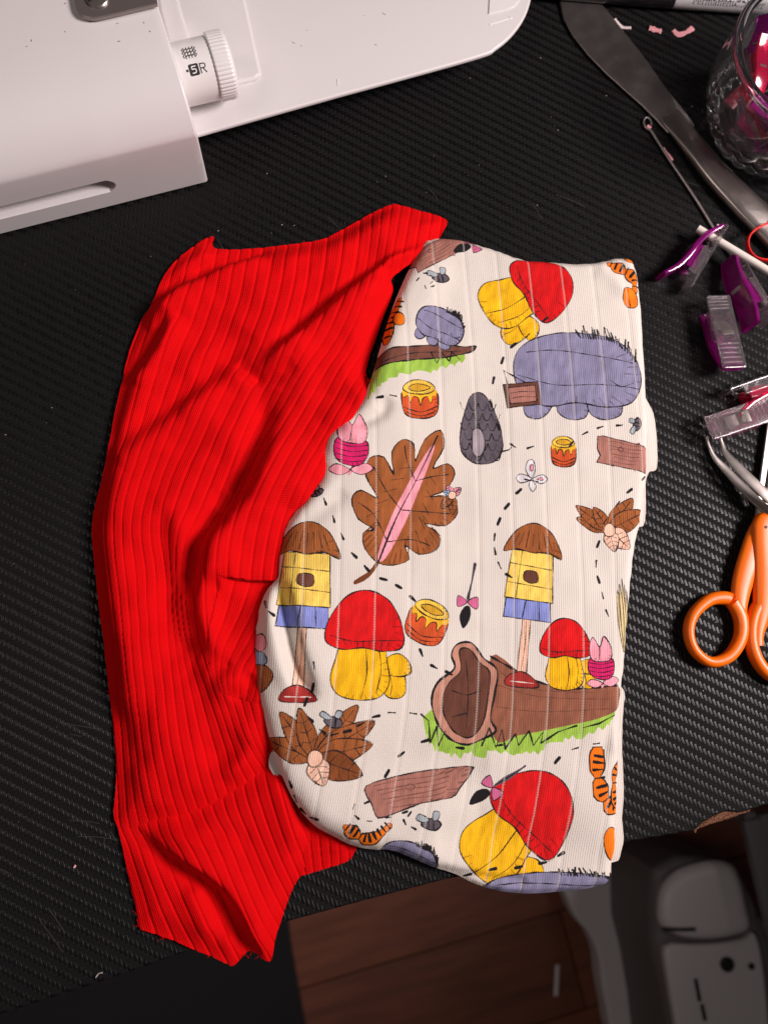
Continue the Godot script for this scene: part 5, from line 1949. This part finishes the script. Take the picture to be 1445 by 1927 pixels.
func make_clips() -> void:
	clip("purple and clear sewing clip lying on its side, nearest the printed fabric", "purple_clear", mm(176.6,6,-141.9), turned(58, 4, -86))
	clip("purple and clear sewing clip propped beneath the white stick on the right", "purple_clear", mm(200.8,7,-125.7), turned(112, -6, -70))
	clip("clear topped sewing clip with purple lever underneath, in the middle of the heap", "purple_clear", mm(182.1,13,-98.6), turned(-84, 4, 176))
	clip("red and clear sewing clip lying on its side below the purple clips", "red_clear", mm(200.4,6,-74.9), turned(20, 0, 92))
	clip("clear and pale pink sewing clip above the tweezer tips", "pink_clear", mm(188.9,11.5,-51.8), turned(19, 0, 180))


func make_jar() -> void:
	var c := mm(219.5,0,-229.2)
	var o := thing("glass_jar", "fluted clear glass jar full of pink and purple sewing clips", "jar", c)
	var sh := Shape.new()
	var n := 276
	var rings := []
	var prof := [[0.0, 0.0, 0.0], [0.022, 0.0, 0.0], [0.028, 0.0005, 0.5], [0.0315, 0.0024, 1.0], [0.0328, 0.0055, 1.0], [0.0322, 0.0085, 0.8], [0.036, 0.0105, 1.0], [0.0392, 0.014, 1.0], [0.0395, 0.0175, 0.9], [0.0425, 0.02, 1.0], [0.0445, 0.026, 1.0], [0.0452, 0.034, 0.8], [0.0455, 0.042, 0.5], [0.0456, 0.050, 0.15], [0.046, 0.056, 0.0], [0.047, 0.0585, 0.0], [0.0468, 0.0605, 0.0], [0.0452, 0.0618, 0.0], [0.0436, 0.061, 0.0], [0.0428, 0.058, 0.0], [0.0425, 0.05, 0.0], [0.042, 0.034, 0.0], [0.0395, 0.022, 0.0], [0.034, 0.0125, 0.0], [0.028, 0.0085, 0.0], [0.0, 0.0078, 0.0]]
	var ring_of := func(q: Array) -> PackedVector3Array:
		var ring := PackedVector3Array()
		for k in n:
			var a := -TAU * k / n
			var fl: float = q[2] * 0.0017 * (absf(cos(a * 11.5)) - 0.6)
			var r: float = maxf(q[0] + fl, 0.00001)
			ring.append(Vector3(cos(a) * r, q[1] + 0.0001, sin(a) * r))
		return ring
	# the thick moulded foot, the thin fluted wall and the rounded rim
	for q in prof.slice(0, 8):
		rings.append(ring_of.call(q))
	rings.append(ring_of.call([0.034, 0.0135, 0.3]))
	rings.append(ring_of.call([0.028, 0.0088, 0.0]))
	rings.append(ring_of.call([0.0, 0.0078, 0.0]))
	sh.loft(rings, true, false, false)
	part("foot", sh.mesh(60.0), M.glass, o)
	var wall := Shape.new()
	rings = []
	for q in prof.slice(7, 15):
		rings.append(ring_of.call(q))
	wall.loft(rings, true, false, false)
	rings = []
	for q in prof.slice(19, 24):
		rings.append(ring_of.call(q))
	wall.loft(rings, true, false, false)
	part("fluted_wall", wall.mesh(60.0), M.thin_glass, o)
	var rim := Shape.new()
	rings = []
	for k in 13:
		var a := TAU * k / 12
		rings.append(ring_of.call([0.0445 + 0.0023 * cos(a), 0.0585 + 0.0027 * sin(a), 0.0]))
	rim.loft(rings, true, false, false)
	part("rim", rim.mesh(60.0), M.glass, o)
	var r := RandomNumberGenerator.new()
	r.seed = 41
	var kinds := ["purple_clear", "red_clear", "purple_clear", "pink_clear", "purple_clear", "red_clear"]
	var words := {"purple_clear": "purple sewing clip in the pile inside the fluted glass jar", "red_clear": "red sewing clip in the pile inside the fluted glass jar", "pink_clear": "pink sewing clip in the pile inside the fluted glass jar"}
	for layer in 3:
		for k in 8:
			var a := TAU * (k + 0.5 * layer) / 8.0 + r.randf_range(-0.2, 0.2)
			var tint: String = kinds[(k + layer * 2) % kinds.size()]
			var at := c + Vector3(cos(a), 0, sin(a)) * (0.019 + 0.0035 * layer) + Vector3(0, 0.0135 + layer * 0.0125, 0)
			clip(words[tint], tint, at, Basis(Vector3.UP, -a + PI / 2 + r.randf_range(-0.25, 0.25)) * Basis(Vector3(1, 0, 0), r.randf_range(-0.9, 0.9)) * Basis(Vector3(0, 0, 1), r.randf_range(-0.25, 0.25)) * Basis().scaled(Vector3.ONE * 0.82), tint.split("_")[0] + " clips in the jar")


func make_small_tools() -> void:
	var stick := thing("white_stick", "thin white round stick resting across the sewing clips", "stick", mm(197.1,0,-153))
	var sh := Shape.new()
	var path := [mm(172.2,9,-159.7), mm(177.2,9.5,-156.1), mm(190.7,11,-146.4), mm(208.4,12.5,-134.1), mm(252,13,-106.8)]
	sweep(sh, path, [Vector2(0.0021, 0.0021)], Vector3.UP, false, 20)
	part("stick_body", sh.mesh(40.0, base_of(stick)), M.white_stick, stick)
	var tool_ := thing("loop_turner", "thin steel rod with a small hooked loop, left of the knife handle", "hook tool", mm(174.9,0,-188.1))
	var rod := Shape.new()
	sweep(rod, curve([mm(153.1,1.2,-224.4), mm(163.7,1.2,-204.8), mm(177,1.2,-181.5), mm(188.2,1.4,-159.6), mm(198.7,2,-140.8), mm(211.5,2,-119.1)], 4), [Vector2(0.0008, 0.0008)], Vector3.UP, false, 10)
	part("rod", rod.mesh(50.0, base_of(tool_)), M.steel, tool_)
	var hook := Shape.new()
	sweep(hook, curve([mm(153.1,1.2,-224.4), mm(150.1,1.2,-226.3), mm(149.1,1.2,-230.3), mm(151.1,1.2,-232.9), mm(153.2,1.2,-231.3), mm(153.5,1.4,-227.7)], 5), [Vector2(0.0006, 0.0006)], Vector3.UP, false, 8)
	part("hook", hook.mesh(50.0, base_of(tool_)), M.steel, tool_)
	var band := thing("red_elastic", "thin red looped elastic lying on the knife handle", "elastic", mm(216.3,0,-158.7))
	var ring := Shape.new()
	var loop := curve([mm(221.4,9,-169.1), mm(213.3,9,-164.8), mm(205.8,9,-160.9), mm(201.1,9,-155.9), mm(200,9,-150.1), mm(202.2,9.5,-144.2), mm(207.8,10,-141.7), mm(215.9,10,-143.3), mm(223.6,10,-150.3)], 8)
	sweep(ring, loop, [Vector2(0.0007, 0.0017)], Vector3.UP, false, 10, 0.7)
	part("elastic_band", ring.mesh(50.0, base_of(band)), M.red_rubber, band)


# ---------------------------------------------------------------- scraps and lint

func make_scraps() -> void:
	var r := RandomNumberGenerator.new()
	r.seed = 19
	var list := [
		["long thin pink scrap above the knife's cutting edge", "scrap_white", 1.1],
		["blocky pink scrap, middle one of the row above the knife", "scrap_pink", 2.0],
		["curled pink scrap, nearest the glass jar in the row", "scrap_pink", 1.7],
		["small curved white scrap below the marker pen", "scrap_white", 0.8],
		["short pink thread left of the knife blade", "scrap_pink", 0.8],
		["thin pink strip stuck to the steel rod", "scrap_pink", 1.2],
		["pink scrap at the tip of the hooked rod", "scrap_pink", 1.2],
		["pink torn scrap by the knife handle", "scrap_pink", 1.4],
		["white crumb beside the knife handle", "scrap_white", 1.2],
		["short white thread between the rod and the knife", "scrap_white", 0.5],
		["white thread end by the white stick", "scrap_white", 0.7],
		["tiny tan crumb on the bare table at the lower left", "scrap_pink", 1.0],
		["fine pale fibre at the table's lower left edge", "lint", 0.3]]
	for e in list:
		var w: Array = scrap_spots[list.find(e)]
		var o := thing("fabric_scrap", e[0], "scrap", mm(w[0].x, 0, w[0].y), "scraps on the table")
		var path := []
		var sz := []
		for i in w.size():
			path.append(mm(w[i].x, 0.45 + r.randf() * 0.5, w[i].y))
		if path.size() > 2:
			path = curve(path, 4)
		for i in path.size():
			sz.append(Vector2(e[2] * 0.001 * r.randf_range(0.6, 1.1), 0.0004))
		var sh := Shape.new()
		sweep(sh, path, sz, Vector3.UP, false, 7, 0.8)
		part("scrap_body", sh.mesh(30.0, base_of(o)), M[e[1]], o)
	# dust and lint nobody would count
	var speck := Shape.new()
	rbox(speck, Transform3D(), Vector3(0.0005, 0.0002, 0.0003), 0.00008)
	var mesh := speck.mesh(30.0)
	mesh.surface_set_material(0, M.lint)
	var mmesh := MultiMesh.new()
	mmesh.transform_format = MultiMesh.TRANSFORM_3D
	mmesh.mesh = mesh
	var n := 240
	mmesh.instance_count = n
	for i in n:
		var p := Vector2(r.randf_range(-200, 220), r.randf_range(-300, 170))
		if p.y > 150.0 - 0.25 * p.x:
			p.y -= 120.0
		var b := Basis(Vector3.UP, r.randf() * TAU).scaled(Vector3.ONE * (0.35 + pow(r.randf(), 3.0) * 1.2))
		mmesh.set_instance_transform(i, Transform3D(b, mm(p.x, 0.25, p.y)))
	var dust := MultiMeshInstance3D.new()
	dust.name = "dust"
	dust.multimesh = mmesh
	dust.material_override = M.lint
	dust.set_meta("kind", "stuff")
	dust.set_meta("label", "fine specks of lint scattered over the black table")
	dust.set_meta("category", "lint")
	add_child(dust, true)


var scrap_spots := [pv([136,-297.2,139.9,-292.4,145.6,-292.1]), pv([156.7,-292.9,160.5,-291.7,164,-290.9]), pv([171.5,-292.5,174.3,-289.8,179.3,-291.6,183.4,-294.8]), pv([187.1,-308.6,190.3,-307.7]), pv([131.7,-260.7,132.2,-257.2]), pv([159.5,-214.1,162.4,-209.9,165,-206.6]), pv([151.3,-227.9,153.4,-226.4]), pv([190.5,-199.6,191.2,-195.6,195,-195.8]), pv([183.4,-196.5,184.3,-195.9]), pv([163.5,-230.7,164.3,-224.6]), pv([188.3,-167.6,188.7,-165]), pv([-141.2,166.1,-140.5,166.5]), pv([-128.5,212.8,-127.4,211.3,-125.8,210.9])]


# ---------------------------------------------------------------- below the table

func make_floor_things() -> void:
	var rug := thing("floor_mat", "flat black mat on the floor below the red fabric", "mat", mm(-161,-740,496.6))
	var sh := Shape.new()
	slab(sh, pv([-70,382.4,-62,433.8,-53,478.1,-42.6,526.2,-31,577.1,-592.9,637.3,-742.3,428.7,-99.8,249.8]), -740.0, -732.0, 3.0, 3)
	part("mat_body", sh.mesh(40.0, base_of(rug)), M.mat_black, rug)
	# the pale appliance standing on the floor at the lower right
	var o := thing("floor_appliance", "pale grey plastic appliance with rounded lid and round dark button, on the floor", "appliance", mm(473.9,-740,463.1))
	var base := base_of(o)
	var body := Shape.new()
	slab(body, pv([360.2,310.7,353,344.8,352.2,395.3,360.8,434.1,368.1,488.4,371.7,541.5,505.7,546.5,501.8,460.2,496.8,393.4,480.6,347.6,464.5,312.7,427.1,299.2,388.9,298.6]), -739.0, -566.0, 16.0, 5)
	part("body", body.mesh(40.0, base), M.grey_plastic, o)
	var lid := Shape.new()
	var ll := []
	for p in pv([357.7,365.1,357.4,341.7,364.2,323.8,380.2,309.4,403.3,301.9,428.8,298.9,447.3,305,455.9,323.4,460.1,347.3,461.8,370.9,439.8,379.3,408.5,381.8,377.8,377.8]):
		ll.append(p)
	slab(lid, PackedVector2Array(curve(ll, 4, true)), -566.0, -546.0, 12.0, 6)
	part("lid", lid.mesh(50.0, base), M.pale_plastic, o)
	var panel := Shape.new()
	var pp := []
	for p in pv([361.6,388.6,391.4,387.1,422.5,386.8,454.1,383.1,469.5,379,475.5,423.5,476.9,488.7,483.9,531.4,375.1,527.4,368.3,469.1,362.8,425.8]):
		pp.append(p)
	slab(panel, PackedVector2Array(curve(pp, 3, true)), -566.0, -551.0, 5.0, 4)
	part("front_panel", panel.mesh(50.0, base), M.pale_plastic, o)
	var bt := Shape.new()
	lathe(bt, Transform3D(Basis(), mm(430.3,-551,407.7)), [Vector2(0.0078, 0), Vector2(0.0078, 0.003), Vector2(0.006, 0.005)], 28)
	part("button", bt.mesh(40.0, base), M.dark_plastic, o)
	var bt2 := Shape.new()
	lathe(bt2, Transform3D(Basis(), mm(458.7,-551,410.6)), [Vector2(0.0035, 0), Vector2(0.0035, 0.002)], 18)
	part("button", bt2.mesh(40.0, base), M.dark_plastic, o)
	for q in [[mm(392.8,-550,421.6), mm(396,-550,444.5)], [mm(398.2,-550,447.8), mm(400.7,-550,464)], [mm(357.5,-548,369), mm(394.4,-545,368.9)]]:
		var sl := Shape.new()
		sweep(sl, [q[0], q[1]], [Vector2(0.0022, 0.0012)], Vector3.UP, false, 8)
		part("slot", sl.mesh(40.0, base), M.dark_plastic, o)
	# the curved side tray that stands out to its left
	var tray := thing("plastic_tray", "pale grey plastic tray with a curved side, left of the appliance", "tray", mm(347.6,-740,492.3))
	var ts := Shape.new()
	var tt := []
	for p in pv([285.7,342.5,294.2,375.1,305.7,401.1,321.8,419.4,333.1,446.3,335.7,477.8,341,509,351.5,546.1,407,548,396.2,498.2,385.2,447.6,377.6,383.4,370.2,337.5]):
		tt.append(p)
	slab(ts, PackedVector2Array(curve(tt, 4, true)), -740.0, -700.0, 6.0, 4)
	part("tray_body", ts.mesh(45.0, base_of(tray)), M.pale_plastic, tray)
	var gap := Shape.new()  # dark slab standing in for the shade in the gap beside the appliance
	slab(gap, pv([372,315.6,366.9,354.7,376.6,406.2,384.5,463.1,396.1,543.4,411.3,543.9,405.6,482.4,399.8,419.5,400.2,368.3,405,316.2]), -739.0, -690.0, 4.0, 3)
	part("gap_shade", gap.mesh(45.0, base_of(tray)), M.dark_plastic, tray)
	# grey upright frame at the right
	var fr := thing("grey_frame", "grey metal frame bars at the right, below the chipped table edge", "frame", mm(590.7,-740,330))
	for q in [[mm(445.5,-500,243.1), mm(468.5,-500,373.7), 0.012], [mm(458.3,-500,237.7), mm(480.9,-500,368.7), 0.007]]:
		var b := Shape.new()
		sweep(b, [q[0], q[1]], [Vector2(q[2], 0.008)], Vector3.UP, false, 12, 0.5)
		part("bar", b.mesh(40.0, base_of(fr)), M.frame_grey, fr)
	for q in [mm(445.5,-500,243.1), mm(480.9,-500,368.7)]:
		var post := Shape.new()
		sweep(post, [q, Vector3(q.x, 0.0, q.z)], [Vector2(0.007, 0.007)], Vector3(1, 0, 0), false, 12, 0.6)
		part("post", post.mesh(40.0, base_of(fr)), M.frame_grey, fr)
	var strip := thing("paper_strip", "small white strip on the brown floor beside the tray", "strip", mm(288,-740,487.4))
	var s2 := Shape.new()
	slab(s2, pv([286.4,467.6,292.1,467.8,288.4,505.7,282.7,505.5]), -739.5, -737.5, 0.6, 2)
	part("strip_body", s2.mesh(30.0, base_of(strip)), M.pale_plastic, strip)
